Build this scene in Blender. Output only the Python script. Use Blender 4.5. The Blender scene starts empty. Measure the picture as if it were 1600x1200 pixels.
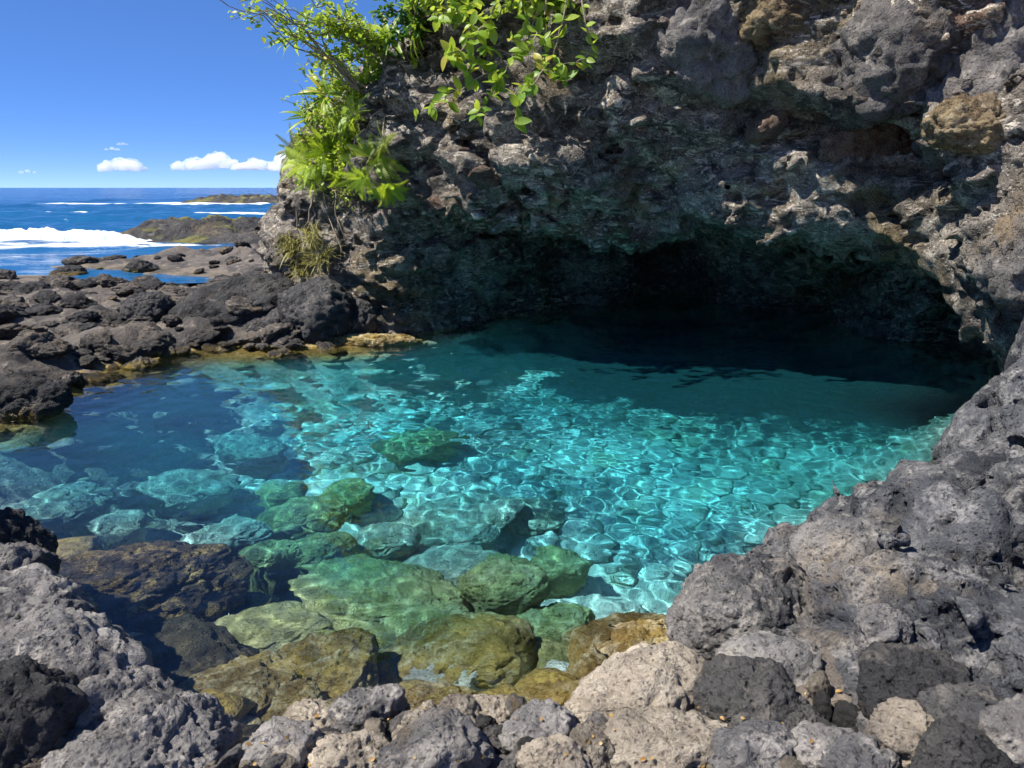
import bpy, math, random, time
_T0 = time.time()
def lap(w): pass
import numpy as np
from mathutils import Vector, Matrix
from mathutils.bvhtree import BVHTree

R = math.radians
rng = np.random.default_rng(7)
random.seed(7)
scene = bpy.context.scene
COL = scene.collection

# ------------------------------------------------------------------ camera
F_PX = 1209.0            # focal length in pixels of the 1600 wide photograph
PITCH = R(14.24)
CAM_H = 2.4
cam_data = bpy.data.cameras.new('camera')
cam_data.sensor_width = 36.0
cam_data.lens = 36.0 * F_PX / 1600.0
cam_data.clip_start = 0.05
cam_data.clip_end = 60000.0
cam = bpy.data.objects.new('camera', cam_data)
cam.location = (0, 0, CAM_H)
cam.rotation_euler = (R(90) - PITCH, 0, 0)
COL.objects.link(cam)
scene.camera = cam

# ------------------------------------------------------------------ sky and sun
SUN_AZ = R(-108)          # clockwise from +Y (north): negative is to the left
SUN_EL = R(56)
world = bpy.data.worlds.new('World')
scene.world = world
world.use_nodes = True
wn = world.node_tree.nodes
wl = world.node_tree.links
sky = wn.new('ShaderNodeTexSky')
sky.sky_type = 'NISHITA'
sky.sun_disc = False
sky.sun_elevation = SUN_EL
sky.sun_rotation = SUN_AZ
sky.altitude = 7500
sky.air_density = 0.5
sky.dust_density = 0.0
sky.ozone_density = 3.0
wn['Background'].inputs['Strength'].default_value = 0.1
# the camera's colour response: softer towards the horizon, deeper blue
sc_ = wn.new('ShaderNodeVectorMath'); sc_.operation = 'SCALE'; sc_.inputs['Scale'].default_value = 0.1
gm_ = wn.new('ShaderNodeGamma'); gm_.inputs['Gamma'].default_value = 0.5
hs_ = wn.new('ShaderNodeHueSaturation')
hs_.inputs['Hue'].default_value = 0.516; hs_.inputs['Saturation'].default_value = 1.68; hs_.inputs['Value'].default_value = 8.9
wl.new(sky.outputs['Color'], sc_.inputs[0]); wl.new(sc_.outputs[0], gm_.inputs['Color'])
wl.new(gm_.outputs[0], hs_.inputs['Color']); wl.new(hs_.outputs[0], wn['Background'].inputs['Color'])

sun_data = bpy.data.lights.new('sun', 'SUN')
sun_data.energy = 4.9
sun_data.angle = R(0.53)
sun_data.color = (1.0, 0.955, 0.87)
sun = bpy.data.objects.new('sun', sun_data)
to_sun = Vector((math.sin(SUN_AZ) * math.cos(SUN_EL), math.cos(SUN_AZ) * math.cos(SUN_EL), math.sin(SUN_EL)))
sun.rotation_euler = to_sun.to_track_quat('Z', 'Y').to_euler()
sun.location = to_sun * 50
COL.objects.link(sun)
sun_data.cycles.is_caustics_light = True

scene.view_settings.view_transform = 'Standard'
scene.view_settings.look = 'None'
scene.view_settings.exposure = 0.85
scene.view_settings.gamma = 1.0
scene.view_settings.use_curve_mapping = False

cy = scene.cycles
cy.max_bounces = 10
cy.diffuse_bounces = 4
cy.glossy_bounces = 4
cy.transmission_bounces = 8
cy.transparent_max_bounces = 8
cy.volume_bounces = 5
cy.caustics_refractive = True
cy.caustics_reflective = False
cy.sample_clamp_indirect = 4.0
cy.sample_clamp_direct = 12.0
cy.blur_glossy = 0.3
cy.use_denoising = True
cy.use_adaptive_sampling = True
cy.adaptive_threshold = 0.025
cy.adaptive_min_samples = 24

# ------------------------------------------------------------------ pixel helpers (photograph pixels -> world)
CAM = Vector((0, 0, CAM_H))
def ray(px, py):
    xr = (px - 800) / F_PX
    yr = (600 - py) / F_PX
    return Vector((xr, math.cos(PITCH) + yr * math.sin(PITCH), -math.sin(PITCH) + yr * math.cos(PITCH)))
def at_y(px, py, Y):
    d = ray(px, py)
    return CAM + d * (Y / d.y)
def at_z(px, py, z):
    """point at height z on the line of sight; below the water the sight line is bent"""
    d = ray(px, py)
    if z >= 0:
        return CAM + d * ((z - CAM_H) / d.z)
    P = CAM + d * (-CAM_H / d.z)
    u = d.normalized()
    n = 1 / 1.33
    c = -u.z
    t = u * n + Vector((0, 0, 1)) * (n * c - math.sqrt(1 - n * n * (1 - c * c)))
    return P + t * (z / t.z)

# ------------------------------------------------------------------ numpy noise
from concurrent.futures import ThreadPoolExecutor
POOL_T = ThreadPoolExecutor(8)
CH = 40000
_G = np.array([[1,1,0],[-1,1,0],[1,-1,0],[-1,-1,0],[1,0,1],[-1,0,1],[1,0,-1],[-1,0,-1],
               [0,1,1],[0,-1,1],[0,1,-1],[0,-1,-1],[1,1,0],[-1,1,0],[0,-1,1],[0,-1,-1]], np.float32)
def _hash(ix, iy, iz, seed):
    h = (ix.astype(np.uint32) * np.uint32(374761393) + iy.astype(np.uint32) * np.uint32(668265263)
         + iz.astype(np.uint32) * np.uint32(2246822519) + np.uint32((seed * 3266489917) & 0xffffffff))
    h = (h ^ (h >> np.uint32(13))) * np.uint32(1274126177)
    return h ^ (h >> np.uint32(16))
def _pn(P, seed):
    fl = np.floor(P)
    I = fl.astype(np.int32)
    f = P - fl
    w = f * f * f * (f * (f * 6 - 15) + 10)
    out = np.zeros(len(P), np.float32)
    for dx in (0, 1):
        wx = w[:, 0] if dx else 1 - w[:, 0]
        for dy in (0, 1):
            wy = w[:, 1] if dy else 1 - w[:, 1]
            for dz in (0, 1):
                wz = w[:, 2] if dz else 1 - w[:, 2]
                g = _G[_hash(I[:, 0] + dx, I[:, 1] + dy, I[:, 2] + dz, seed) & np.uint32(15)]
                out += wx * wy * wz * (g[:, 0] * (f[:, 0] - dx) + g[:, 1] * (f[:, 1] - dy) + g[:, 2] * (f[:, 2] - dz))
    return out
def pn(P, seed=0):
    P = np.asarray(P, np.float32)
    return np.concatenate(list(POOL_T.map(lambda i: _pn(P[i:i + CH], seed), range(0, len(P), CH))))
def fbm(P, octv=4, seed=0, gain=0.5, lac=2.03):
    P = np.asarray(P, np.float32)
    a, s, out = 1.0, 1.0, 0
    for o in range(octv):
        out = out + a * pn(P * s + 17.3 * o, seed + o)
        a *= gain; s *= lac
    return out
def ridged(P, octv=4, seed=0, gain=0.5, lac=2.1):
    P = np.asarray(P, np.float32)
    a, s, out = 1.0, 1.0, 0
    for o in range(octv):
        out = out + a * (1 - 2 * np.abs(pn(P * s + 11.1 * o, seed + o)))
        a *= gain; s *= lac
    return out
def worley(P, seed=0):
    """F1, F2 and a cell id"""
    P = np.asarray(P, np.float32)
    r = list(POOL_T.map(lambda i: _worley(P[i:i + CH], seed), range(0, len(P), CH)))
    return tuple(np.concatenate([q[k] for q in r]) for k in range(3))
def _worley(P, seed):
    I = np.floor(P).astype(np.int32)
    f1 = np.full(len(P), 9.0, np.float32); f2 = f1.copy(); cid = np.zeros(len(P), np.float32)
    for dx in (-1, 0, 1):
        for dy in (-1, 0, 1):
            for dz in (-1, 0, 1):
                cx, cyy, cz = I[:, 0] + np.int32(dx), I[:, 1] + np.int32(dy), I[:, 2] + np.int32(dz)
                h = _hash(cx, cyy, cz, seed)
                ox = (h & np.uint32(1023)).astype(np.float32) * np.float32(1 / 1023)
                oy = ((h >> np.uint32(10)) & np.uint32(1023)).astype(np.float32) * np.float32(1 / 1023)
                oz = ((h >> np.uint32(20)) & np.uint32(1023)).astype(np.float32) * np.float32(1 / 1023)
                d = np.square((cx - P[:, 0]) + ox, dtype=np.float32) + np.square(cyy + oy - P[:, 1], dtype=np.float32) + np.square(cz + oz - P[:, 2], dtype=np.float32)
                nearer = d < f1
                f2 = np.where(nearer, f1, np.minimum(f2, d))
                cid = np.where(nearer, oy * 7.7 + ox, cid)
                f1 = np.where(nearer, d, f1)
    return np.sqrt(f1), np.sqrt(f2), cid % 1.0
def sstep(a, b, x):
    t = np.clip((x - a) / (b - a), 0, 1)
    return t * t * (3 - 2 * t)
def smin(a, b, k):
    h = np.clip(0.5 + 0.5 * (b - a) / k, 0, 1)
    return b + (a - b) * h - k * h * (1 - h)
def smax(a, b, k):
    return -smin(-a, -b, k)

# ------------------------------------------------------------------ mesh helpers
def mesh_np(name, V, F, smooth=True):
    """V (n,3); F (m,3) or (m,4) int array, or a list of mixed faces"""
    me = bpy.data.meshes.new(name)
    if isinstance(F, list):
        me.from_pydata([tuple(v) for v in V], [], F)
    else:
        V = np.asarray(V, np.float32); F = np.asarray(F, np.int32)
        k = F.shape[1]
        me.vertices.add(len(V)); me.vertices.foreach_set('co', V.ravel())
        me.loops.add(F.size); me.loops.foreach_set('vertex_index', F.ravel())
        me.polygons.add(len(F)); me.polygons.foreach_set('loop_start', np.arange(0, F.size, k, dtype=np.int32))
        me.update(calc_edges=True)
        me.validate()
    if smooth:
        me.polygons.foreach_set('use_smooth', np.ones(len(me.polygons), bool))
    me.update()
    return me
def link(name, me, mat=None, parent=None, loc=(0, 0, 0)):
    o = bpy.data.objects.new(name, me)
    if mat is not None and me is not None and not me.materials:
        me.materials.append(mat)
    COL.objects.link(o)
    o.location = loc
    if parent is not None:
        o.parent = parent
    return o
def tag(o, label=None, cat=None, group=None, kind=None):
    if label: o['label'] = label
    if cat: o['category'] = cat
    if group: o['group'] = group
    if kind: o['kind'] = kind
    return o
def receive(o):
    o.cycles.is_caustics_receiver = True
    return o

def grid_mesh(xs, ys, H):
    """height field on a rectangular grid: H has shape (len(ys), len(xs))"""
    X, Y = np.meshgrid(xs, ys)
    V = np.stack([X.ravel(), Y.ravel(), H.ravel()], 1)
    nx, ny = len(xs), len(ys)
    i = np.arange(nx * ny).reshape(ny, nx)
    Fq = np.stack([i[:-1, :-1].ravel(), i[:-1, 1:].ravel(), i[1:, 1:].ravel(), i[1:, :-1].ravel()], 1)
    return V, Fq

def surface_nets(lo, hi, step, base, detail, band):
    """mesh of base(P)+detail(P)=0 inside the box; detail is only evaluated near the surface"""
    lo = np.array(lo, np.float32); hi = np.array(hi, np.float32)
    n = np.ceil((hi - lo) / (2 * step)).astype(int)
    ax = [lo[k] + 2 * step * np.arange(n[k]) + step * 0.5 for k in range(3)]
    C = np.stack(np.meshgrid(*ax, indexing='ij'), -1).reshape(-1, 3).astype(np.float32)
    vc = base(C)
    near = np.abs(vc) < band
    vc[near] += detail(C[near])
    vc = vc.reshape(n)
    v = np.repeat(np.repeat(np.repeat(vc, 2, 0), 2, 1), 2, 2).astype(np.float32)
    idx = np.nonzero(np.abs(v) < 4.2 * step)
    P = np.stack([lo[k] + step * idx[k].astype(np.float32) for k in range(3)], 1)
    v[idx] = base(P) + detail(P)
    v[0], v[-1] = 1, 1; v[:, 0], v[:, -1] = 1, 1; v[:, :, 0], v[:, :, -1] = 1, 1
    s = v < 0
    N = np.array(v.shape)
    cnt = np.zeros(N - 1, np.int8)
    for dx in (0, 1):
        for dy in (0, 1):
            for dz in (0, 1):
                cnt += s[dx:N[0] - 1 + dx, dy:N[1] - 1 + dy, dz:N[2] - 1 + dz]
    act = (cnt > 0) & (cnt < 8)
    ci = np.stack(np.nonzero(act), 1)
    vid = np.full(act.shape, -1, np.int32)
    vid[act] = np.arange(len(ci))
    acc = np.zeros((len(ci), 3), np.float32); num = np.zeros(len(ci), np.float32)
    for a in range(3):
        b, c = (a + 1) % 3, (a + 2) % 3
        for ob in (0, 1):
            for oc in (0, 1):
                o0 = np.zeros(3, int); o0[b], o0[c] = ob, oc
                o1 = o0.copy(); o1[a] = 1
                p0 = ci + o0; p1 = ci + o1
                v0 = v[p0[:, 0], p0[:, 1], p0[:, 2]]; v1 = v[p1[:, 0], p1[:, 1], p1[:, 2]]
                m = (v0 < 0) != (v1 < 0)
                t = np.where(m, v0 / np.where(m, v0 - v1, 1), 0)
                q = o0.astype(np.float32)[None, :].repeat(len(ci), 0)
                q[:, a] += t
                acc += q * m[:, None]; num += m
    V = lo + step * (ci + acc / num[:, None])
    faces = []
    for a in range(3):
        b, c = (a + 1) % 3, (a + 2) % 3
        sl0 = [slice(None)] * 3; sl1 = [slice(None)] * 3
        sl0[a] = slice(0, -1); sl1[a] = slice(1, None)
        s0, s1 = s[tuple(sl0)], s[tuple(sl1)]
        for flip, m in ((False, s0 & ~s1), (True, ~s0 & s1)):
            e = np.stack(np.nonzero(m), 1)
            ok = (e[:, b] > 0) & (e[:, c] > 0) & (e[:, b] < N[b] - 1) & (e[:, c] < N[c] - 1)
            e = e[ok]
            def g(db, dc):
                q = e.copy(); q[:, b] += db; q[:, c] += dc
                return vid[q[:, 0], q[:, 1], q[:, 2]]
            quad = np.stack([g(-1, -1), g(0, -1), g(0, 0), g(-1, 0)], 1)
            faces.append(quad[:, ::-1] if flip else quad)
    return V, np.concatenate(faces)
def main_body(V, Fq):
    """drop crumbs that hang loose from the main body"""
    lab = np.arange(len(V))
    for _ in range(200):
        m = lab[Fq].min(1); new = lab.copy()
        for k in range(4): np.minimum.at(new, Fq[:, k], m)
        new = new[new]; new = new[new]
        if (new == lab).all(): break
        lab = new
    ids, n = np.unique(lab, return_counts=True)
    keep = lab == ids[n.argmax()]
    idx = np.cumsum(keep) - 1
    return V[keep], idx[Fq[keep[Fq[:, 0]]]]
def relax(V, Fq, it=1, w=0.5):
    for _ in range(it):
        acc = np.zeros_like(V); num = np.zeros(len(V), np.float32)
        for k in range(4):
            j = Fq[:, (k + 1) % 4]
            np.add.at(acc, Fq[:, k], V[j]); np.add.at(num, Fq[:, k], 1)
            np.add.at(acc, j, V[Fq[:, k]]); np.add.at(num, j, 1)
        V = V * (1 - w) + w * acc / np.maximum(num, 1)[:, None]
    return V

# ------------------------------------------------------------------ node helpers
class NT:
    def __init__(s, name):
        s.mat = bpy.data.materials.new(name); s.mat.use_nodes = True
        s.t = s.mat.node_tree; s.n = s.t.nodes; s.l = s.t.links
        s.bsdf = s.n['Principled BSDF']; s.out = s.n['Material Output']
    def new(s, typ, **kw):
        nd = s.n.new(typ)
        for k, v in kw.items(): setattr(nd, k, v)
        return nd
    def set(s, sock, v):
        if hasattr(v, 'node'): s.l.new(v, sock)
        else: sock.default_value = v
    def noise(s, vec, scale, detail=4, rough=0.55, typ='FBM', dist=0.0):
        nd = s.new('ShaderNodeTexNoise'); nd.noise_type = typ
        s.l.new(vec, nd.inputs['Vector'])
        nd.inputs['Scale'].default_value = scale; nd.inputs['Detail'].default_value = detail
        nd.inputs['Roughness'].default_value = rough; nd.inputs['Distortion'].default_value = dist
        return nd.outputs['Fac']
    def voro(s, vec, scale, feature='F1', out='Distance'):
        nd = s.new('ShaderNodeTexVoronoi'); nd.feature = feature
        s.l.new(vec, nd.inputs['Vector']); nd.inputs['Scale'].default_value = scale
        return nd.outputs[out]
    def rng(s, x, a, b, c=0.0, d=1.0, smooth=True):
        nd = s.new('ShaderNodeMapRange'); nd.interpolation_type = 'SMOOTHSTEP' if smooth else 'LINEAR'
        s.l.new(x, nd.inputs['Value'])
        for k, v in zip(('From Min', 'From Max', 'To Min', 'To Max'), (a, b, c, d)): nd.inputs[k].default_value = v
        return nd.outputs['Result']
    def math(s, op, a, b=0.0):
        nd = s.new('ShaderNodeMath', operation=op)
        s.set(nd.inputs[0], a); s.set(nd.inputs[1], b)
        return nd.outputs[0]
    def mix(s, f, a, b, mode='MIX'):
        nd = s.new('ShaderNodeMix', data_type='RGBA', blend_type=mode)
        s.set(nd.inputs['Factor'], f)
        s.set(nd.inputs['A'], (*a, 1) if isinstance(a, tuple) else a)
        s.set(nd.inputs['B'], (*b, 1) if isinstance(b, tuple) else b)
        return nd.outputs['Result']
    def bump(s, h, strength, dist, normal=None):
        nd = s.new('ShaderNodeBump'); s.l.new(h, nd.inputs['Height'])
        nd.inputs['Strength'].default_value = strength; nd.inputs['Distance'].default_value = dist
        if normal is not None: s.l.new(normal, nd.inputs['Normal'])
        return nd.outputs['Normal']
    def coords(s, obj=True):
        tc = s.new('ShaderNodeTexCoord')
        if not obj:
            return s.new('ShaderNodeNewGeometry').outputs['Position']
        oi = s.new('ShaderNodeObjectInfo')
        mul = s.math('MULTIPLY', oi.outputs['Random'], 83.0)
        va = s.new('ShaderNodeVectorMath', operation='ADD')
        s.l.new(tc.outputs['Object'], va.inputs[0]); s.l.new(mul, va.inputs[1])
        return va.outputs[0]

def rock_material(name, dark, mid, light, stain=None, stain_amt=0.5, scale=1.0, world_space=False,
                  algae=None, algae_z=(0.05, 0.3), light_amt=0.5, bump=1.0, vary=0.25, extra=None, pits=1.0, spots=0.0):
    m = NT(name)
    co = m.coords(not world_space)
    big = m.noise(co, 1.3 * scale, 5, 0.6)
    med = m.noise(co, 5.0 * scale, 6, 0.65, dist=0.6)
    fine = m.noise(co, 24.0 * scale, 6, 0.7)
    grit = m.noise(co, 110.0 * scale, 3, 0.7)
    pit = m.voro(co, 32 * scale)
    pit2 = m.voro(co, 11 * scale)
    c = m.mix(m.rng(big, 0.38, 0.62), dark, mid)
    lf = m.math('MULTIPLY', m.rng(med, 0.62 - 0.25 * light_amt, 0.72), m.rng(fine, 0.36, 0.58))
    c = m.mix(lf, c, light)
    if stain:
        sm = m.math('MULTIPLY', m.rng(m.noise(co, 0.9 * scale, 5, 0.65), 0.62 - 0.25 * stain_amt, 0.72), m.rng(fine, 0.3, 0.6, 0.35, 1.0))
        c = m.mix(sm, c, stain)
    if extra:
        c = extra(m, co, c)
    if spots:
        sp = m.math('MULTIPLY', m.rng(m.noise(co, 55 * scale, 2, 0.5), 0.66, 0.72), spots)
        c = m.mix(sp, c, tuple(min(1, v * 1.8) for v in light))
    # pits of the lava are tinted darker
    pd = m.math('MULTIPLY', m.rng(pit, 0.08, 0.3, 0.55, 0.0), pits)
    c = m.mix(pd, c, tuple(v * 0.45 for v in dark))
    if algae:
        geo = m.new('ShaderNodeNewGeometry')
        sep = m.new('ShaderNodeSeparateXYZ'); m.l.new(geo.outputs['Position'], sep.inputs[0])
        zz = m.math('ADD', sep.outputs['Z'], m.math('MULTIPLY', m.math('SUBTRACT', med, 0.5), -0.5))
        am = m.rng(zz, algae_z[0], algae_z[1], 1.0, 0.0)
        ac = m.mix(m.rng(fine, 0.35, 0.65), tuple(v * 0.55 for v in algae), algae)
        c = m.mix(am, c, ac)
    oi = m.new('ShaderNodeObjectInfo')
    hsv = m.new('ShaderNodeHueSaturation'); m.l.new(c, hsv.inputs['Color'])
    m.l.new(m.rng(oi.outputs['Random'], 0, 1, 1 - vary, 1 + vary, False), hsv.inputs['Value'])
    m.l.new(hsv.outputs[0], m.bsdf.inputs['Base Color'])
    m.bsdf.inputs['Roughness'].default_value = 0.82
    if algae:
        m.l.new(m.rng(zz, 0.02, 0.16, 0.22, 0.82), m.bsdf.inputs['Roughness'])
    m.bsdf.inputs['Specular IOR Level'].default_value = 0.35
    crk = m.voro(co, 6.5 * scale, 'DISTANCE_TO_EDGE')
    n = m.bump(m.math('ADD', m.math('ADD', med, m.math('MULTIPLY', m.rng(pit2, 0.0, 0.5), 0.35)), m.math('MULTIPLY', m.rng(crk, 0.0, 0.06), 0.12)), 0.9 * bump, 0.12 / scale)
    n = m.bump(fine, 0.95 * bump, 0.04 / scale, n)
    n = m.bump(m.math('ADD', m.math('MULTIPLY', grit, 0.5), m.math('MULTIPLY', m.rng(pit, 0.05, 0.4), 0.8 * pits)), 0.8 * bump, 0.016 / scale, n)
    m.l.new(n, m.bsdf.inputs['Normal'])
    return m.mat

M = {}
def cliff_extra(m, co, c):
    mp = m.new('ShaderNodeMapping'); m.l.new(co, mp.inputs['Vector'])
    mp.inputs['Rotation'].default_value = (0, R(-22), 0); mp.inputs['Scale'].default_value = (0.5, 0.8, 1.35)
    bed = mp.outputs[0]
    ol = m.rng(m.noise(co, 0.55, 3, 0.5), 0.5, 0.64, 0, 0.7)
    c = m.mix(ol, c, (0.3, 0.22, 0.1))
    rd = m.rng(m.noise(co, 0.8, 3, 0.55, dist=0.3), 0.62, 0.7, 0, 0.8)
    c = m.mix(rd, c, (0.2, 0.1, 0.06))
    dk = m.math('MULTIPLY', m.rng(m.noise(bed, 6, 5, 0.7, dist=0.5), 0.5, 0.6), 0.8)
    c = m.mix(dk, c, (0.05, 0.042, 0.036))
    wf = m.math('MULTIPLY', m.rng(m.noise(co, 0.9, 4, 0.6), 0.4, 0.56), m.rng(m.noise(bed, 9, 6, 0.75, dist=0.7), 0.53, 0.6))
    c = m.mix(wf, c, (0.9, 0.8, 0.66))
    wf2 = m.math('MULTIPLY', m.rng(m.noise(co, 1.3, 4, 0.6), 0.45, 0.6), m.rng(m.noise(bed, 26, 4, 0.75), 0.56, 0.64))
    return m.mix(wf2, c, (0.95, 0.86, 0.72))
M['cliff'] = rock_material('cliff_rock', (0.13, 0.112, 0.096), (0.33, 0.285, 0.24), (0.78, 0.7, 0.59), (0.5, 0.37, 0.19), 0.3,
                           world_space=True, extra=cliff_extra, vary=0.0, bump=1.8, light_amt=0.75)
M['outcrop'] = rock_material('outcrop_rock', (0.035, 0.038, 0.048), (0.125, 0.128, 0.14), (0.46, 0.44, 0.42), (0.36, 0.29, 0.21), 0.25,
                             world_space=True, vary=0.0, algae=(0.3, 0.2, 0.05), algae_z=(-0.05, 0.08), light_amt=0.8, bump=1.3)
M['grey'] = rock_material('grey_lava_stone', (0.1, 0.097, 0.1), (0.27, 0.25, 0.235), (0.56, 0.51, 0.46), (0.3, 0.22, 0.12), 0.2, vary=0.2, light_amt=0.7,
                          algae=(0.3, 0.2, 0.05), algae_z=(-0.02, 0.14))
M['tan'] = rock_material('tan_lava_stone', (0.2, 0.17, 0.135), (0.44, 0.37, 0.285), (0.64, 0.56, 0.45), (0.1, 0.085, 0.08), 0.4, vary=0.15, light_amt=0.9,
                         algae=(0.32, 0.22, 0.06), algae_z=(-0.02, 0.14))
M['darkstone'] = rock_material('dark_lava_stone', (0.035, 0.035, 0.038), (0.08, 0.076, 0.074), (0.2, 0.18, 0.16), (0.16, 0.12, 0.08), 0.2, vary=0.25, pits=1.2,
                               algae=(0.26, 0.18, 0.05), algae_z=(-0.02, 0.12))
M['shelf'] = rock_material('lava_shelf_rock', (0.04, 0.037, 0.036), (0.11, 0.095, 0.082), (0.32, 0.26, 0.2), (0.3, 0.22, 0.13), 0.35, vary=0.2,
                           world_space=True, algae=(0.34, 0.25, 0.06), algae_z=(-0.05, 0.06))
M['sub_gold'] = rock_material('golden_submerged_rock', (0.2, 0.13, 0.035), (0.62, 0.44, 0.13), (0.95, 0.86, 0.56), (0.1, 0.07, 0.03), 0.4, vary=0.12, pits=0.5, bump=1.5, light_amt=0.9)
M['sub_green'] = rock_material('green_submerged_rock', (0.4, 0.39, 0.16), (0.68, 0.67, 0.32), (0.9, 0.88, 0.6), (0.24, 0.24, 0.09), 0.25, vary=0.12, pits=0.4, bump=1.5, light_amt=0.8)
M['sub_pale'] = rock_material('pale_submerged_rock', (0.46, 0.47, 0.4), (0.7, 0.72, 0.64), (0.9, 0.9, 0.84), (0.3, 0.32, 0.2), 0.25, vary=0.12, pits=0.4, bump=1.5, light_amt=0.8)
M['sub_dark'] = rock_material('dark_submerged_rock', (0.05, 0.045, 0.035), (0.1, 0.085, 0.055), (0.22, 0.18, 0.1), (0.06, 0.06, 0.04), 0.3, vary=0.15)

lap('ground: pool')
# ------------------------------------------------------------------ ground: pool bed, shore and sea bed as one sheet
POOL = np.array([(-9, 6.6), (-6.4, 7.2), (-5.55, 8.3), (-5.5, 10.3), (-5.1, 11.2), (-4.5, 11.6), (-3.6, 11.6), (-2.5, 11.9), (-1.7, 13.2),
                 (-1.2, 14.5), (0.4, 16), (0.7, 18.6), (3, 19.4), (6.5, 19), (7.6, 15), (7.8, 12.5), (7.5, 11), (6.8, 8.9), (5.5, 8.2), (3.8, 6.6),
                 (2.85, 5.6), (2.1, 5.1), (1.5, 4.6), (1.05, 4.0), (0.65, 3.5), (0.15, 3.12), (-0.6, 3.0), (-1.2, 2.85), (-1.75, 3.1),
                 (-2.65, 3.9), (-3.6, 4.9), (-5, 5.2), (-9, 5.0)], np.float32)
def poly_sd(X, Y, poly):
    d = np.full(X.shape, 1e9, np.float32); inside = np.zeros(X.shape, bool)
    n = len(poly)
    for i in range(n):
        a, b = poly[i], poly[(i + 1) % n]
        ex, ey = b - a
        wx, wy = X - a[0], Y - a[1]
        t = np.clip((wx * ex + wy * ey) / (ex * ex + ey * ey), 0, 1)
        d = np.minimum(d, np.hypot(wx - ex * t, wy - ey * t))
        c = ((a[1] <= Y) & (b[1] > Y)) | ((b[1] <= Y) & (a[1] > Y))
        with np.errstate(divide='ignore', invalid='ignore'):
            xi = a[0] + (Y - a[1]) / (b[1] - a[1]) * ex
        inside ^= c & (X < xi)
    return np.where(inside, -d, d)
LAND = np.array([(-45, -45), (-45, 9), (-13, 13), (-12.2, 15.5), (-11.4, 17.4), (-16, 18.2), (-16, 21.5), (-13, 22.0), (-11.5, 20.2), (-8.0, 19.0), (-7.8, 21.2),
                 (-10.6, 23.5), (-14.5, 25), (-13.2, 27.5), (-9.5, 31.5), (-4, 33), (45, 33), (45, -45)], np.float32)
def ground_height(X, Y):
    sh = X.shape
    x, y = X.ravel().astype(np.float32), Y.ravel().astype(np.float32)
    P = np.stack([x, y, np.zeros_like(x)], 1)
    wob = 0.5 * pn(P * 0.9, 3) + 0.25 * pn(P * 2.1, 4)
    dp = poly_sd(x, y, POOL) + wob * 0.45
    dl = poly_sd(x, y, LAND) + wob * 1.2
    # land: rugged lava shelf
    lumps = ridged(P * np.array([0.55, 0.8, 1], np.float32), 5, 21, 0.55)
    f1, f2, cid = worley(P * 0.95 + 0.35 * fbm(P * 1.7, 2, 31)[:, None], 5)
    g1, g2, gid = worley(P * 2.6 + 0.3 * fbm(P * 4, 2, 33)[:, None], 6)
    blocks = (1 - f1) * (0.35 + 0.9 * cid) * 0.5 + (1 - g1) * 0.16 * (0.4 + gid)
    rise = sstep(-0.05, 0.9, dp) * sstep(0, 3.0, -dl)
    land = 0.01 + rise * (0.08 + 0.16 * lumps + blocks * 0.75)
    land += sstep(0.3, 3, dp) * sstep(-7, -2.5, x) * sstep(9, 14, y) * 0.45
    land *= (1 - 0.5 * sstep(14, 20, y) + 0.6 * sstep(21, 24, y)) * 0.72
    near = sstep(3.6, 2.4, y) * sstep(-6, -3, x)
    land = land * (1 - near) + near * (0.12 + 0.25 * sstep(3, 1.6, y) + 0.2 * (blocks - 0.2))
    sea = -0.9 * sstep(0, 2.5, dl) - 0.03 + 0.25 * (blocks - 0.3) * sstep(2.5, 0, dl)
    land = land * sstep(0.5, -0.5, dl) + sea * sstep(-0.5, 0.5, dl)
    # pool bed
    din = -dp
    wide = 1.9 - 1.35 * sstep(0.2, 1.2, x) * sstep(9, 7, y)
    depth = 0.06 + (2.55 + 0.5 * sstep(8, 12, y)) * sstep(0, 1, din / wide) ** 0.9
    c1, c2, cc = worley(P * 2.2 + 0.25 * fbm(P * 3, 2, 41)[:, None], 8)
    e1, e2, ec = worley(P * 5.0, 9)
    bed = -depth + sstep(0.1, 0.8, din) * (0.22 * (0.75 - c1) * (0.3 + 1.2 * cc) + 0.07 * (0.6 - e1) + 0.22 * fbm(P * 0.7, 3, 44))
    bed = np.minimum(bed, -0.02)
    k = sstep(-0.12, 0.12, dp)
    H = bed * (1 - k) + land * k + 0.02 * fbm(P * 6, 3, 55) * (0.4 + k)
    return H.reshape(sh)
def spaced(a, b, fine_a, fine_b, s, grow):
    pts = list(np.arange(fine_a, fine_b, s))
    q, st = fine_b, s
    while q < b: pts.append(q); st *= grow; q += st
    q, st = fine_a, s
    while q > a: st *= grow; q -= st; pts.insert(0, q)
    return np.array(pts, np.float32)
gx = spaced(-36, 36, -8.5, 4.5, 0.05, 1.03)
gy = spaced(-36, 50, 2.0, 13.0, 0.05, 1.014)
GX, GY = np.meshgrid(gx, gy)
GH = ground_height(GX, GY)
gV, gF = grid_mesh(gx, gy, GH)
_gc = gV[gF[:, 0]]      # nothing can see the bed far under the sea or behind the cliff
gF = gF[~((_gc[:, 1] > 36) | ((_gc[:, 1] > 20) & (_gc[:, 0] > -2)) | ((_gc[:, 2] < -0.85) & (_gc[:, 1] > 20)))]

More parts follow.
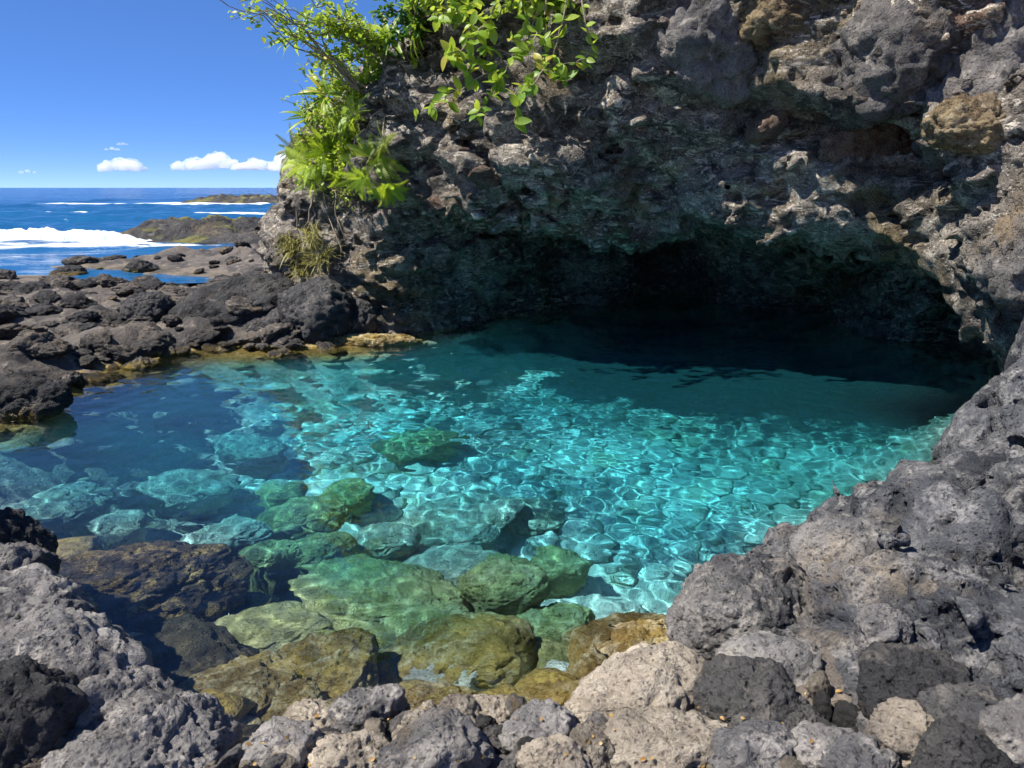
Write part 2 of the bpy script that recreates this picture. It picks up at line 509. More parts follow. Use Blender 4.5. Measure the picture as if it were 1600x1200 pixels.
def ground_material():
    m = NT('shore_and_pool_bed')
    pos = m.new('ShaderNodeNewGeometry').outputs['Position']
    sep = m.new('ShaderNodeSeparateXYZ'); m.l.new(pos, sep.inputs[0])
    big = m.noise(pos, 0.9, 5, 0.6); med = m.noise(pos, 4, 6, 0.65, dist=0.5); fine = m.noise(pos, 22, 5, 0.7); grit = m.noise(pos, 90, 3, 0.7)
    pit = m.voro(pos, 30)
    rock = m.mix(m.rng(big, 0.38, 0.62), (0.045, 0.04, 0.038), (0.12, 0.1, 0.084))
    rock = m.mix(m.math('MULTIPLY', m.rng(med, 0.5, 0.66), m.rng(fine, 0.4, 0.6)), rock, (0.26, 0.215, 0.17))
    # sand and crushed shell in the hollows of the shelf
    sand = m.mix(fine, (0.3, 0.22, 0.15), (0.42, 0.33, 0.24))
    zz = m.math('ADD', sep.outputs['Z'], m.math('MULTIPLY', m.math('SUBTRACT', med, 0.5), -0.3))
    rock = m.mix(m.math('MULTIPLY', m.math('MULTIPLY', m.rng(zz, 0.03, 0.15, 1, 0), m.rng(big, 0.45, 0.6)), m.rng(sep.outputs['Y'], 13.0, 17.0, 1.0, 0.15)), rock, sand)
    alg = m.mix(m.rng(fine, 0.35, 0.65), (0.16, 0.11, 0.03), (0.42, 0.31, 0.08))
    c = m.mix(m.math('MULTIPLY', m.rng(zz, 0.0, 0.07, 1, 0), m.rng(sep.outputs['Y'], 13.0, 16.5, 1.0, 0.1)), rock, alg)
    # bed of the pool: pale cobbles and coral sand, yellow green algae in the shallows
    bed = m.mix(m.rng(med, 0.38, 0.62), (0.62, 0.66, 0.62), (0.88, 0.9, 0.86))
    bed = m.mix(m.rng(m.noise(pos, 1.1, 4, 0.6), 0.53, 0.65, 0, 0.55), bed, (0.5, 0.52, 0.3))
    bed = m.mix(m.rng(m.noise(pos, 7.0, 4, 0.65), 0.57, 0.7, 0, 0.45), bed, (0.3, 0.34, 0.3))
    # overhang's shade put into the bed colour on the cave side of the pool
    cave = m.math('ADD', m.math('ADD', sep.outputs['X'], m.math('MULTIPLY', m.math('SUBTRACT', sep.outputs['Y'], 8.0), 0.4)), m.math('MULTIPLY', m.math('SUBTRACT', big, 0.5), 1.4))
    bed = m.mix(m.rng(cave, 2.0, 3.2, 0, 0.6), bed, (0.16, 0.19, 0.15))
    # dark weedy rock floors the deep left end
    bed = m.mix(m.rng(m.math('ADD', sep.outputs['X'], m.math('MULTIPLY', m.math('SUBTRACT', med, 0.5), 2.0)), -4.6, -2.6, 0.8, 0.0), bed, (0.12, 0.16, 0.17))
    # unseen shore behind the viewpoint, made pale tan to bounce light onto the overhang
    c = m.mix(m.rng(sep.outputs['Y'], 2.6, 1.2), c, m.mix(m.rng(med, 0.35, 0.65), (0.34, 0.29, 0.23), (0.56, 0.49, 0.4)))
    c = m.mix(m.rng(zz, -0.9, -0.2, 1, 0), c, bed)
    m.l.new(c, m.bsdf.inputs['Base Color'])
    m.bsdf.inputs['Roughness'].default_value = 0.85
    n = m.bump(med, 0.8, 0.1)
    n = m.bump(fine, 0.8, 0.03, n)
    n = m.bump(m.math('ADD', m.math('MULTIPLY', grit, 0.5), m.rng(pit, 0.05, 0.4)), 0.5, 0.012, n)
    m.l.new(n, m.bsdf.inputs['Normal'])
    return m.mat
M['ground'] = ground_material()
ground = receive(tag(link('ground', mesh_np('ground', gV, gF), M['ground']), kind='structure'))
_gtree = None
def ground_z(x, y):
    i = np.clip(np.searchsorted(gx, x), 1, len(gx) - 1); j = np.clip(np.searchsorted(gy, y), 1, len(gy) - 1)
    return float(GH[j, i])

lap('- cliff with')
# ------------------------------------------------------------------ cliff with the sea cave
def ell(P, c, r):
    q = P - np.array(c, np.float32); r = np.array(r, np.float32)
    k0 = np.sqrt(((q / r) ** 2).sum(1)); k1 = np.sqrt(((q / (r * r)) ** 2).sum(1))
    return k0 * (k0 - 1) / np.maximum(k1, 1e-6)
def box(P, lo, hi, rnd):
    lo = np.array(lo, np.float32); hi = np.array(hi, np.float32)
    q = np.abs(P - (lo + hi) / 2) - (hi - lo) / 2 + rnd
    return np.sqrt((np.maximum(q, 0) ** 2).sum(1)) + np.minimum(q.max(1), 0) - rnd
def caps(P, a, b, ra, rb):
    a = np.array(a, np.float32); b = np.array(b, np.float32); ab = b - a
    t = np.clip(((P - a) @ ab) / (ab @ ab), 0, 1)
    q = P - a - t[:, None] * ab
    q = q * np.array([1, 0.75, 1.25], np.float32)
    return np.sqrt((q * q).sum(1)) - (ra + (rb - ra) * t)
# ledges of the overhang, sweeping down to the right, and the lip of the cave
LEDGES = [[(605, 282, 11.35, 0.3), (740, 314, 11.2, 0.3), (860, 334, 11.0, 0.3), (1000, 350, 10.7, 0.3), (1060, 345, 10.5, 0.28)],
          [(1020, 318, 10.35, 0.3), (1230, 322, 9.75, 0.36), (1390, 352, 8.95, 0.38), (1530, 390, 8.2, 0.4)],
          [(1080, 185, 9.85, 0.3), (1290, 258, 9.2, 0.36), (1500, 340, 8.2, 0.4)],
          [(640, 215, 11.2, 0.4), (800, 250, 10.8, 0.32), (950, 262, 10.4, 0.22)],
          [(1180, 110, 9.3, 0.25), (1330, 170, 8.8, 0.3), (1480, 210, 8.1, 0.3)]]
def cliff_base(P):
    x, y, z = P[:, 0], P[:, 1], P[:, 2]
    # overhanging mass: leaning front, ceiling, left nose
    front = 11.25 - 0.52 * (x + 0.5) - 0.22 * (z - 2.1) + 0.05 * (x - 2) ** 2 * 0.5
    front = np.maximum(front, 6.2)
    ceil_z = 2.15 - 0.055 * (y - 10.5) - 0.35 * np.exp(-((x - 1.4) / 0.7) ** 2) * 0.6 - 0.16 * sstep(2.5, 5.5, x)
    ceil_z = ceil_z - 0.4 * np.maximum(y - 11.0, 0) * sstep(3.0, 5.0, x)
    o = smax((front - y) * 0.8, (ceil_z - z) * 0.85, 0.4)
    left = -1.75 - x + 0.3 * (z - 2.6) - 0.1 * np.maximum(y - 12, 0)
    o = smax(o, left * 0.9, 0.9)
    # nose of the overhang
    o = smin(o, ell(P, (0.2, 12.0, 3.3), (2.0, 1.6, 1.25)), 0.35)
    d = o
    for lg_ in LEDGES:
        for (x0, y0, Y0, r0), (x1, y1, Y1, r1) in zip(lg_[:-1], lg_[1:]):
            d = smin(d, caps(P, at_y(x0, y0, Y0 + 0.12), at_y(x1, y1, Y1 + 0.12), r0, r1), 0.14)
    # left buttress
    d = smin(d, ell(P, (-2.3, 15.6, 1.2), (2.25, 2.9, 3.0)), 0.6)
    d = smin(d, ell(P, (-3.7, 15.2, 2.45), (0.75, 0.8, 0.75)), 0.2)
    d = smin(d, box(P, (-3.4, 13.4, -4), (-0.75, 26, 2.9), 0.7), 0.5)
    d = smin(d, ell(P, (-1.3, 15.4, 3.6), (1.5, 2.4, 1.5)), 0.6)
    # cave walls: left inside, back, right inside
    d = smin(d, box(P, (-2.0, 15.0, -4), (0.75, 26, 3), 0.6), 0.4)
    d = smin(d, box(P, (-2.0, 18.2, -4), (12, 26, 3), 0.8), 0.5)
    d = smin(d, box(P, (7.1, 12.0, -4), (12, 26, 3), 0.6), 0.5)
    d = smin(d, ell(P, (6.9, 13.4, 0.7), (0.95, 1.5, 1.5)), 0.25)
    d = smin(d, ell(P, (6.6, 15.6, 1.3), (1.9, 1.8, 1.25)), 0.3)
    d = smin(d, ell(P, (1.2, 17.3, 0.6), (1.5, 1.6, 2.2)), 0.4)
    # pillar at the right
    d = smin(d, ell(P, (6.05, 7.5, 2.15), (1.5, 1.15, 1.6)), 0.3)
    d = smin(d, ell(P, (6.95, 7.9, 0.0), (1.4, 1.35, 2.6)), 0.4)
    d = smin(d, box(P, (7.2, 6.0, -4), (12, 13, 6), 0.7), 0.5)
    d = smin(d, ell(P, (8.2, 9.6, 1), (1.4, 2.6, 4)), 0.5)
    # flat top and hind face
    d = smax(d, z - 5.0 - np.clip(0.4 * x, 0, 1.3), 0.6)
    return d.astype(np.float32)
def cliff_detail(P):
    w = P + 0.3 * np.stack([fbm(P * 0.8, 2, 61), fbm(P * 0.8 + 9, 2, 62), fbm(P * 0.8 + 19, 2, 63)], 1)
    f1, f2, cid = worley(w * np.array([0.7, 0.7, 1.0], np.float32), 12)
    d = 0.30 * fbm(P * 0.55, 3, 71)
    d += (f1 - 0.55) * 0.36 + 0.09 * sstep(0.12, 0.0, f2 - f1)
    lay = P[:, 2] + 0.36 * (P[:, 0] - 2) + 0.1 * P[:, 1] + 0.55 * fbm(P * 0.7, 3, 65)
    for per, amp, sd in ((0.62, 0.24, 66), (0.27, 0.12, 67)):
        fr = np.mod(lay / per + 0.35 * fbm(P * 1.6, 2, sd), 1.0)
        on = sstep(-0.25, 0.3, fbm(P * 0.9 + 31, 2, sd + 5))
        d -= amp * (0.25 + 0.75 * on) * (sstep(0.0, 0.13, fr) * (1 - fr) - 0.35)
    tilt = np.stack([w[:, 0] * 0.8 + w[:, 2] * 0.5, w[:, 1], w[:, 2] * 2.0 - w[:, 0] * 0.7], 1)   # beds dip to the right
    d -= 0.12 * ridged(tilt * 1.5, 5, 75, 0.62) - 0.08
    h1, h2, hid = worley(w * np.array([3.2, 3.2, 5.0], np.float32), 14)
    d += (h1 - 0.5) * 0.10 + 0.03 * sstep(0.1, 0.0, h2 - h1)
    d += 0.10 * fbm(P * 5.0, 3, 77, 0.62)
    inner = sstep(12.5, 15, P[:, 1])
    return d * (1 - 0.3 * inner)
cV, cF = surface_nets((-5.6, 5.8, -2.8), (8.8, 20.0, 6.6), 0.062, cliff_base, cliff_detail, 1.15)
cV, cF = main_body(cV, cF)
cV = relax(cV, cF, 1, 0.12)
cliff_me = mesh_np('cliff', cV, cF)
cliff = receive(tag(link('cliff', cliff_me, M['cliff']), kind='structure'))
cliff_bvh = BVHTree.FromPolygons([tuple(v) for v in cV.tolist()], cF.tolist())

lap('- outcrop at')
# ------------------------------------------------------------------ outcrop at the right of the pool
OUTE = np.array([(6.0, 8.6), (5.45, 7.9), (3.85, 6.5), (2.85, 5.55), (2.1, 5.02), (1.5, 4.55), (1.1, 3.95), (1.0, 3.4), (1.3, 2.6), (1.8, 1.2), (9, 1.0), (9, 9)], np.float32)
def out_base(P):
    x, y, z = P[:, 0], P[:, 1], P[:, 2]
    din = -poly_sd(x, y, OUTE)
    steep = 0.75 + 4.0 * sstep(5.4, 7.2, y) * sstep(9.0, 7.4, y)
    h = 0.05 + np.where(din > 0, (1 - np.exp(-din * 1.3)) * 0.55 * steep + 0.28 * din * steep, din * 4.0)
    h = np.minimum(h, 3.0)
    return ((z - h) * 0.7).astype(np.float32)
def out_detail(P):
    w = P + 0.14 * np.stack([fbm(P * 1.2, 2, 81), fbm(P * 1.2 + 9, 2, 82), fbm(P * 1.2 + 19, 2, 83)], 1)
    f1, f2, cid = worley(w * 1.15, 15)
    g1, g2, gid = worley(w * 3.1, 16)
    d = (f1 - 0.5) * 0.3 + (g1 - 0.5) * 0.09 + 0.12 * sstep(0.1, 0.0, f2 - f1)
    q1, q2, _ = worley(w * 2.1 + 3, 18)
    d += 0.08 * sstep(0.07, 0.0, q2 - q1) + 0.12 * (q1 - 0.5)
    d -= 0.075 * ridged(w * 2.6, 5, 85, 0.65)
    k1, k2, _ = worley(w * 7.0, 17)
    d += 0.03 * (k1 - 0.5) + 0.02 * sstep(0.12, 0.0, k2 - k1)
    d += 0.03 * fbm(P * 8, 3, 87)
    return d
oV, oF = surface_nets((0.4, 1.0, -1.6), (7.4, 9.2, 3.4), 0.04, out_base, out_detail, 0.5)
oV, oF = main_body(oV, oF)
oV = relax(oV, oF, 1, 0.3)
outcrop = receive(tag(link('rock_outcrop', mesh_np('rock_outcrop', oV, oF), M['outcrop']),
                      'big grey lava outcrop sloping down to the water right of the pool', 'rock outcrop'))
out_bvh = BVHTree.FromPolygons([tuple(v) for v in oV.tolist()], oF.tolist())

lap('- pool water')
# ------------------------------------------------------------------ pool water
def wave_sum(X, Y, comps):
    Z = np.zeros_like(X)
    for a, kx, ky, ph in comps:
        Z += a * np.sin(kx * X + ky * Y + ph)
    return Z
wr = np.random.default_rng(11)
comps = []
for i in range(64):
    lam = 0.115 * (0.5 / 0.115) ** wr.random()
    th = wr.normal(R(60), 0.9)
    k = 2 * math.pi / lam
    comps.append((0.0070 * (1.2 if lam < 0.26 else 0.75) / k ** 1.0, k * math.cos(th), k * math.sin(th), wr.random() * 6.28))
px_ = np.arange(-9, 8.0, 0.034, dtype=np.float32); py_ = np.arange(2.3, 18.9, 0.034, dtype=np.float32)
PX, PY = np.meshgrid(px_, py_)
calm = 0.55 + 0.6 * sstep(-0.3, 0.4, fbm(np.stack([PX.ravel(), PY.ravel(), 0 * PX.ravel()], 1) * 0.35, 2, 91)).reshape(PX.shape)
WZ = wave_sum(PX, PY, comps) * calm
wV, wF = grid_mesh(px_, py_, WZ)

GS = GH.copy()
for _ in range(14):      # smoothed depth of the pool under each point of the surface
    GS[1:-1, 1:-1] = (GS[1:-1, 1:-1] * 2 + GS[:-2, 1:-1] + GS[2:, 1:-1] + GS[1:-1, :-2] + GS[1:-1, 2:]) / 6
jx = np.clip(np.searchsorted(gx, px_), 0, len(gx) - 1); jy = np.clip(np.searchsorted(gy, py_), 0, len(gy) - 1)
W_DEPTH = np.clip(-GS[np.ix_(jy, jx)], 0, 6).astype(np.float32)
def water_material():
    m = NT('pool_water')
    at = m.new('ShaderNodeAttribute'); at.attribute_name = 'depth'
    d = at.outputs['Fac']
    de = m.math('MULTIPLY', d, m.rng(d, 0.15, 1.6, 0.35, 1.0))
    cc = m.new('ShaderNodeCombineColor')
    for k, sg in zip(('Red', 'Green', 'Blue'), (0.9, 0.11, 0.035)):
        m.l.new(m.math('EXPONENT', m.math('MULTIPLY', de, -sg)), cc.inputs[k])
    m.l.new(cc.outputs[0], m.bsdf.inputs['Base Color'])
    m.bsdf.inputs['Roughness'].default_value = 0.0
    m.bsdf.inputs['IOR'].default_value = 1.33
    m.l.new(m.rng(d, 0.6, 3.2, 1.0, 0.962), m.bsdf.inputs['Transmission Weight'])
    return m.mat
M['water'] = water_material()
wme = mesh_np('pool_water', wV, wF)
water = tag(link('pool_water', wme, M['water']), kind='structure')
water.cycles.is_caustics_caster = True
lap('water')

# ------------------------------------------------------------------ sea, reefs, breaking wave
sx = np.unique(np.concatenate([spaced(-30000, 30000, -46, -9, 0.34, 1.1), [-9.0]]))
sy = spaced(-6, 30000, 14, 50, 0.2, 1.035)
SX, SY = np.meshgrid(sx, sy)
sr = np.random.default_rng(5)
scomp = []
for i in range(34):
    lam = 0.9 * (9 / 0.9) ** sr.random(); k = 2 * math.pi / lam; th = sr.normal(R(95), 0.55)
    scomp.append((0.045 / k, k * math.cos(th), k * math.sin(th), sr.random() * 6.28))
open_sea = 0.25 + 0.75 * sstep(30, 44, SY)
SZ = wave_sum(SX.astype(np.float64), SY.astype(np.float64), scomp) * open_sea * sstep(260, 90, np.hypot(SX, SY)) - 0.07
sP = np.stack([SX.ravel(), SY.ravel(), 0 * SX.ravel()], 1)
swell = (pn(sP * np.array([0.025, 0.09, 1], np.float32), 12).reshape(SX.shape)) * 0.35 * sstep(40, 60, SY) * sstep(500, 200, SY)
sV, sF = grid_mesh(sx, sy, SZ + swell)
cxy = (sV[sF[:, 0]] + sV[sF[:, 2]]) / 2
sF = sF[~((cxy[:, 0] > -9.05) & (cxy[:, 1] < 20.5))]
# whitewater lies around the reefs and where the swell runs in
land_d = poly_sd(sV[:, 0], sV[:, 1], LAND)
def seg_d(x, y, a, b):
    ex, ey = b[0] - a[0], b[1] - a[1]
    t = np.clip(((x - a[0]) * ex + (y - a[1]) * ey) / (ex * ex + ey * ey), 0, 1)
    return np.hypot((x - a[0] - ex * t) , (y - a[1] - ey * t))
vx, vy = sV[:, 0], sV[:, 1]
foam = 0.62 * sstep(5, 0, np.abs(vy - 34.5)) * sstep(-9, -14, vx)
foam = np.maximum(foam, 0.45 * sstep(10, 0, np.abs(vy - 28)) * sstep(-11, -16, vx))
foam = np.maximum(foam, 0.9 * sstep(3, 0, seg_d(vx, vy, (-60, 38), (-17, 38.5))))
foam = np.maximum(foam, 1.2 * sstep(9, 1, seg_d(vx, vy / 1.0, (-75, 128), (-30, 117))))
foam = np.maximum(foam, 0.9 * sstep(4, 0, seg_d(vx, vy, (-52, 84), (-20, 72))))
foam = np.maximum(foam, 0.9 * sstep(1.6, 0, seg_d(vx, vy, (-19, 56), (-9, 52))))
def sea_material():
    m = NT('sea_water')
    pos = m.new('ShaderNodeNewGeometry').outputs['Position']
    sep = m.new('ShaderNodeSeparateXYZ'); m.l.new(pos, sep.inputs[0])
    deep = m.mix(m.rng(sep.outputs['Y'], 40, 260), (0.008, 0.085, 0.21), (0.003, 0.04, 0.14))
    st = m.new('ShaderNodeVectorMath', operation='MULTIPLY'); m.l.new(pos, st.inputs[0]); st.inputs[1].default_value = (0.35, 1.0, 1.0)
    pat = m.noise(st.outputs[0], 0.25, 5, 0.6)
    deep = m.mix(m.rng(pat, 0.35, 0.7, 0, 0.6), deep, (0.012, 0.11, 0.25))
    at = m.new('ShaderNodeAttribute'); at.attribute_name = 'foam'
    fn = m.noise(st.outputs[0], 1.6, 6, 0.7, dist=0.8)
    cap = m.noise(st.outputs[0], 0.4, 6, 0.75)
    caps = m.math('MULTIPLY', m.rng(cap, 0.68, 0.72), m.rng(sep.outputs['Y'], 300, 90))
    fm = m.math('MAXIMUM', m.rng(m.math('SUBTRACT', m.math('ADD', at.outputs['Fac'], fn), 1.0), 0.0, 0.13), m.math('MULTIPLY', caps, 0.7))
    m.l.new(m.mix(fm, deep, (0.82, 0.86, 0.88)), m.bsdf.inputs['Base Color'])
    m.l.new(m.rng(fm, 0, 1, 0.12, 0.7, False), m.bsdf.inputs['Roughness'])
    m.bsdf.inputs['IOR'].default_value = 1.33
    h = m.math('ADD', m.noise(st.outputs[0], 2.2, 4, 0.6), m.math('MULTIPLY', m.noise(st.outputs[0], 0.3, 4, 0.6), 3.0))
    m.l.new(m.bump(h, 0.6, 0.35), m.bsdf.inputs['Normal'])
    return m.mat
M['sea'] = sea_material()
sme = mesh_np('sea', sV, sF)
att = sme.attributes.new('foam', 'FLOAT', 'POINT'); att.data.foreach_set('value', foam.astype(np.float32))
tag(link('sea', sme, M['sea']), kind='structure')

def reef(name, x0, x1, y0, y1, h, step, seed):
    xs = np.arange(x0, x1, step, dtype=np.float32); ys = np.arange(y0, y1, step * 1.2, dtype=np.float32)
    X, Y = np.meshgrid(xs, ys)
    P = np.stack([X.ravel(), Y.ravel(), 0 * X.ravel()], 1)
    u = (X - x0) / (x1 - x0); v = (Y - y0) / (y1 - y0)
    edge = (sstep(0, 0.22, u) * sstep(0, 0.3, v) * sstep(1, 0.6, v)).ravel()
    f1, f2, ci = worley(P * 0.8 + 0.4 * fbm(P, 2, seed)[:, None], seed + 3)
    H = edge * (0.55 + 0.35 * ridged(P * 0.35, 4, seed + 5) + 0.55 * (0.7 - f1) * (0.5 + ci) + 0.12 * fbm(P * 3, 3, seed + 7)) * h - 0.22
    H += 0.25 * h * fbm(P * 0.3, 3, seed + 9)
    V, Fq = grid_mesh(xs, ys, H.reshape(X.shape))
    keep = (V[Fq][:, :, 2].max(1) > -0.35)
    return tag(link(name, mesh_np(name, V, Fq[keep]), M['reef']), kind='structure')
def reef_moss(m, co, c):
    sep = m.new('ShaderNodeSeparateXYZ'); m.l.new(m.new('ShaderNodeNewGeometry').outputs['Normal'], sep.inputs[0])
    mk = m.math('MULTIPLY', m.rng(m.noise(co, 0.5, 4, 0.6), 0.53, 0.63), m.rng(sep.outputs['Z'], 0.8, 0.97))
    return m.mix(mk, c, (0.2, 0.19, 0.05))
M['reef'] = rock_material('reef_rock', (0.03, 0.03, 0.032), (0.075, 0.07, 0.066), (0.2, 0.17, 0.14), (0.2, 0.15, 0.09), 0.3, scale=0.5, world_space=True, vary=0, extra=reef_moss)
reef('reef', -21.5, -4, 36.6, 46, 0.85, 0.12, 101)
reef('far_reef', -54, -20, 118, 136, 1.15, 0.35, 111)

# the breaking wave: a rolling ridge of whitewater
bx = np.arange(-62, -15.2, 0.16, dtype=np.float32); bt = np.linspace(0, 1, 60).astype(np.float32)
BX, BT = np.meshgrid(bx, bt)
hgt = 0.58 * sstep(-15.4, -19.5, BX) * (0.85 + 0.35 * np.sin(BX * 0.45 + 1.0) * 0.4 + 0.3 * pn(np.stack([BX.ravel() * 0.5, 0 * BX.ravel(), 0 * BX.ravel()], 1), 6).reshape(BX.shape))
prof = np.sin(np.pi * BT ** 0.62) ** 0.9
BY = 37.4 + 4.2 * BT + 0.08 * (BX + 16)
bP = np.stack([BX.ravel(), BY.ravel(), 0 * BX.ravel()], 1)
lump = (fbm(bP * 1.3, 4, 131, 0.6) * 0.30 + 0.16 * (0.5 - worley(bP * 1.6, 133)[0])).reshape(BX.shape)
BZ = -0.25 + hgt * prof * 1.25 + lump * (0.3 + hgt) * np.sqrt(prof)
wi, wj = BX.shape[1], BX.shape[0]
ii = np.arange(wi * wj).reshape(wj, wi)
bF = np.stack([ii[:-1, :-1].ravel(), ii[:-1, 1:].ravel(), ii[1:, 1:].ravel(), ii[1:, :-1].ravel()], 1)
fm_ = NT('whitewater')
pc = fm_.new('ShaderNodeNewGeometry').outputs['Position']
fm_.l.new(fm_.mix(fm_.rng(fm_.noise(pc, 1.4, 5, 0.65), 0.3, 0.5), (0.45, 0.6, 0.68), (0.86, 0.88, 0.89)), fm_.bsdf.inputs['Base Color'])
fm_.bsdf.inputs['Roughness'].default_value = 0.8
fm_.bsdf.inputs['Subsurface Weight'].default_value = 0.0
fm_.l.new(fm_.bump(fm_.noise(pc, 9, 5, 0.7), 0.9, 0.1), fm_.bsdf.inputs['Normal'])
M['foam'] = fm_.mat
tag(link('breaking_wave', mesh_np('breaking_wave', np.stack([BX.ravel(), BY.ravel(), BZ.ravel()], 1), bF), M['foam']), kind='structure')
lap('sea')

# ------------------------------------------------------------------ clouds low over the horizon
_ico = {}
def ico(sub):
    if sub not in _ico:
        import bmesh
        bm = bmesh.new(); bmesh.ops.create_icosphere(bm, subdivisions=sub, radius=1)
        V = np.array([v.co[:] for v in bm.verts], np.float32)
        Fc = np.array([[v.index for v in f.verts] for f in bm.faces], np.int32)
        bm.free(); _ico[sub] = (V, Fc)
    return _ico[sub]
cm = NT('cloud_vapour'); cm.n.remove(cm.bsdf)
pv = cm.new('ShaderNodeVolumeScatter'); pv.inputs['Color'].default_value = (1, 1, 1, 1); pv.inputs['Density'].default_value = 0.007
pv.inputs['Anisotropy'].default_value = 0.2
cm.l.new(pv.outputs[0], cm.out.inputs['Volume'])
M['cloud'] = cm.mat
def cloud(px0, px1, py_top, py_bot, n, seed, label):
    r = np.random.default_rng(seed); D = 20000.0; S = D / F_PX
    base = at_y((px0 + px1) / 2, py_bot, D)
    w, h = (px1 - px0) * S, (py_bot - py_top) * S
    Vs, Fs, off = [], [], 0
    V0, F0 = ico(3)
    for i in range(n):
        u = (i + 0.5) / n * 2 - 1 + r.normal(0, 0.06)
        rad = h * (0.62 - 0.34 * abs(u) ** 1.5) * r.uniform(0.65, 1.0)
        V = V0 * np.array([rad * r.uniform(1.1, 1.9), rad * 1.2, rad], np.float32)
        V = V + V0 * (rad * 0.45 * fbm(V0 * 1.8 + seed + i, 3, seed))[:, None]
        V[:, 2] = np.maximum(V[:, 2], -0.35 * rad)
        V = V + np.array([u * w * 0.45, r.normal(0, 0.25) * h, 0.35 * rad + r.uniform(0, 0.25) * h * (1 - abs(u))], np.float32)
        Vs.append(V); Fs.append(F0 + off); off += len(V)
    me = mesh_np('cloud', np.concatenate(Vs), np.concatenate(Fs))
    o = tag(link('cloud', me, M['cloud'], loc=base), label, 'cloud', 'small clouds over the horizon')
    return o
cloud(272, 398, 237, 266, 9, 1, 'largest white cumulus cloud low over the sea horizon')
cloud(380, 420, 240, 266, 4, 2, 'small white cloud touching the right end of the largest cloud')
cloud(428, 490, 233, 268, 5, 3, 'white cloud half hidden behind the plants on the cliff')
cloud(155, 225, 246, 268, 6, 4, 'flat white cloud left of the largest cloud above the sea')
cloud(28, 58, 264, 271, 3, 5, 'tiny cloud nearest the left edge of the sky')
cloud(160, 188, 229, 235, 3, 6, 'thin wisp of cloud above the flat white cloud')
cloud(184, 202, 221, 227, 3, 7, 'smallest and highest wisp of cloud')

# ------------------------------------------------------------------ boulders
def boulder_mesh(name, seed, radii, sub=5, facets=12, rough=1.0, lump=1.0, foot=0.0):
    V0, F0 = ico(sub)
    r = np.random.default_rng(seed)
    m = r.normal(size=(facets, 3)); m /= np.linalg.norm(m, axis=1)[:, None]
    d = r.uniform(0.64, 1.0, facets)
    dots = np.maximum(V0 @ m.T, 0.12)
    rk = np.minimum(d / dots, 1.12)
    rr = -np.log(np.exp(-rk * 26).mean(1)) / 26
    rr = rr / rr.mean()
    rad = np.array(radii, np.float32); s = float(rad.mean())
    V = V0 * rr[:, None].astype(np.float32) * rad
    off = r.uniform(0, 50, 3).astype(np.float32)
    Q = V / s + off
    disp = s * lump * (0.11 * fbm(Q * 1.1, 3, seed) + 0.05 * ridged(Q * 2.3, 4, seed + 3, 0.55))
    f1, f2, _ = worley(Q * 1.9 + 0.3 * fbm(Q * 2, 2, seed + 5)[:, None], seed + 7)
    disp += s * 0.08 * lump * (0.45 - f1) - s * 0.06 * lump * sstep(0.09, 0.0, f2 - f1)
    e1, e2, _ = worley(Q * 4.3 + 0.4 * fbm(Q * 3, 2, seed + 6)[:, None], seed + 8)
    disp += s * 0.035 * lump * (0.4 - e1) - s * 0.025 * lump * sstep(0.1, 0.0, e2 - e1)
    A = V + off
    disp += rough * (0.016 * fbm(A * 7, 4, seed + 9, 0.6) + 0.013 * ridged(A * 15, 3, seed + 11, 0.6) - 0.012 * sstep(0.36, 0.12, worley(A * 17, seed + 13)[0]))
    V = V + V0 * disp[:, None].astype(np.float32)
    if foot > radii[2]:      # the lower half widens and runs down to the bed it stands on
        lowz = np.clip(-V[:, 2] / radii[2], 0, 1)
        V[:, 2] *= 1 + lowz * (foot / radii[2] - 1)
        V[:, :2] *= (1 - 0.12 * lowz)[:, None]
    return mesh_np(name, V, F0)
def boulder(name, px, py, wpx, z, ry, rz, mat, seed, label, cat='boulder', rot=(0, 0, 0), sub=5, group=None, rough=1.0, lump=1.0, facets=12, parent=None, at=None):
    """boulder seen at a pixel of the photograph, its centre at height z; wpx is its width in photo pixels"""
    P = at if at is not None else at_z(px, py, z)
    rx = 0.5 * wpx * (P - CAM).length / F_PX
    foot = P.z - ground_z(P.x, P.y) + 0.1 if parent is None else 0
    me = boulder_mesh(name, seed, (rx, rx * ry, rx * rz), sub, facets, rough, lump, foot)
    o = link(name, me, M[mat], parent, P)
    o.rotation_euler = tuple(R(a) for a in rot)
    if parent is None:
        tag(o, label, cat, group)
    return receive(o)

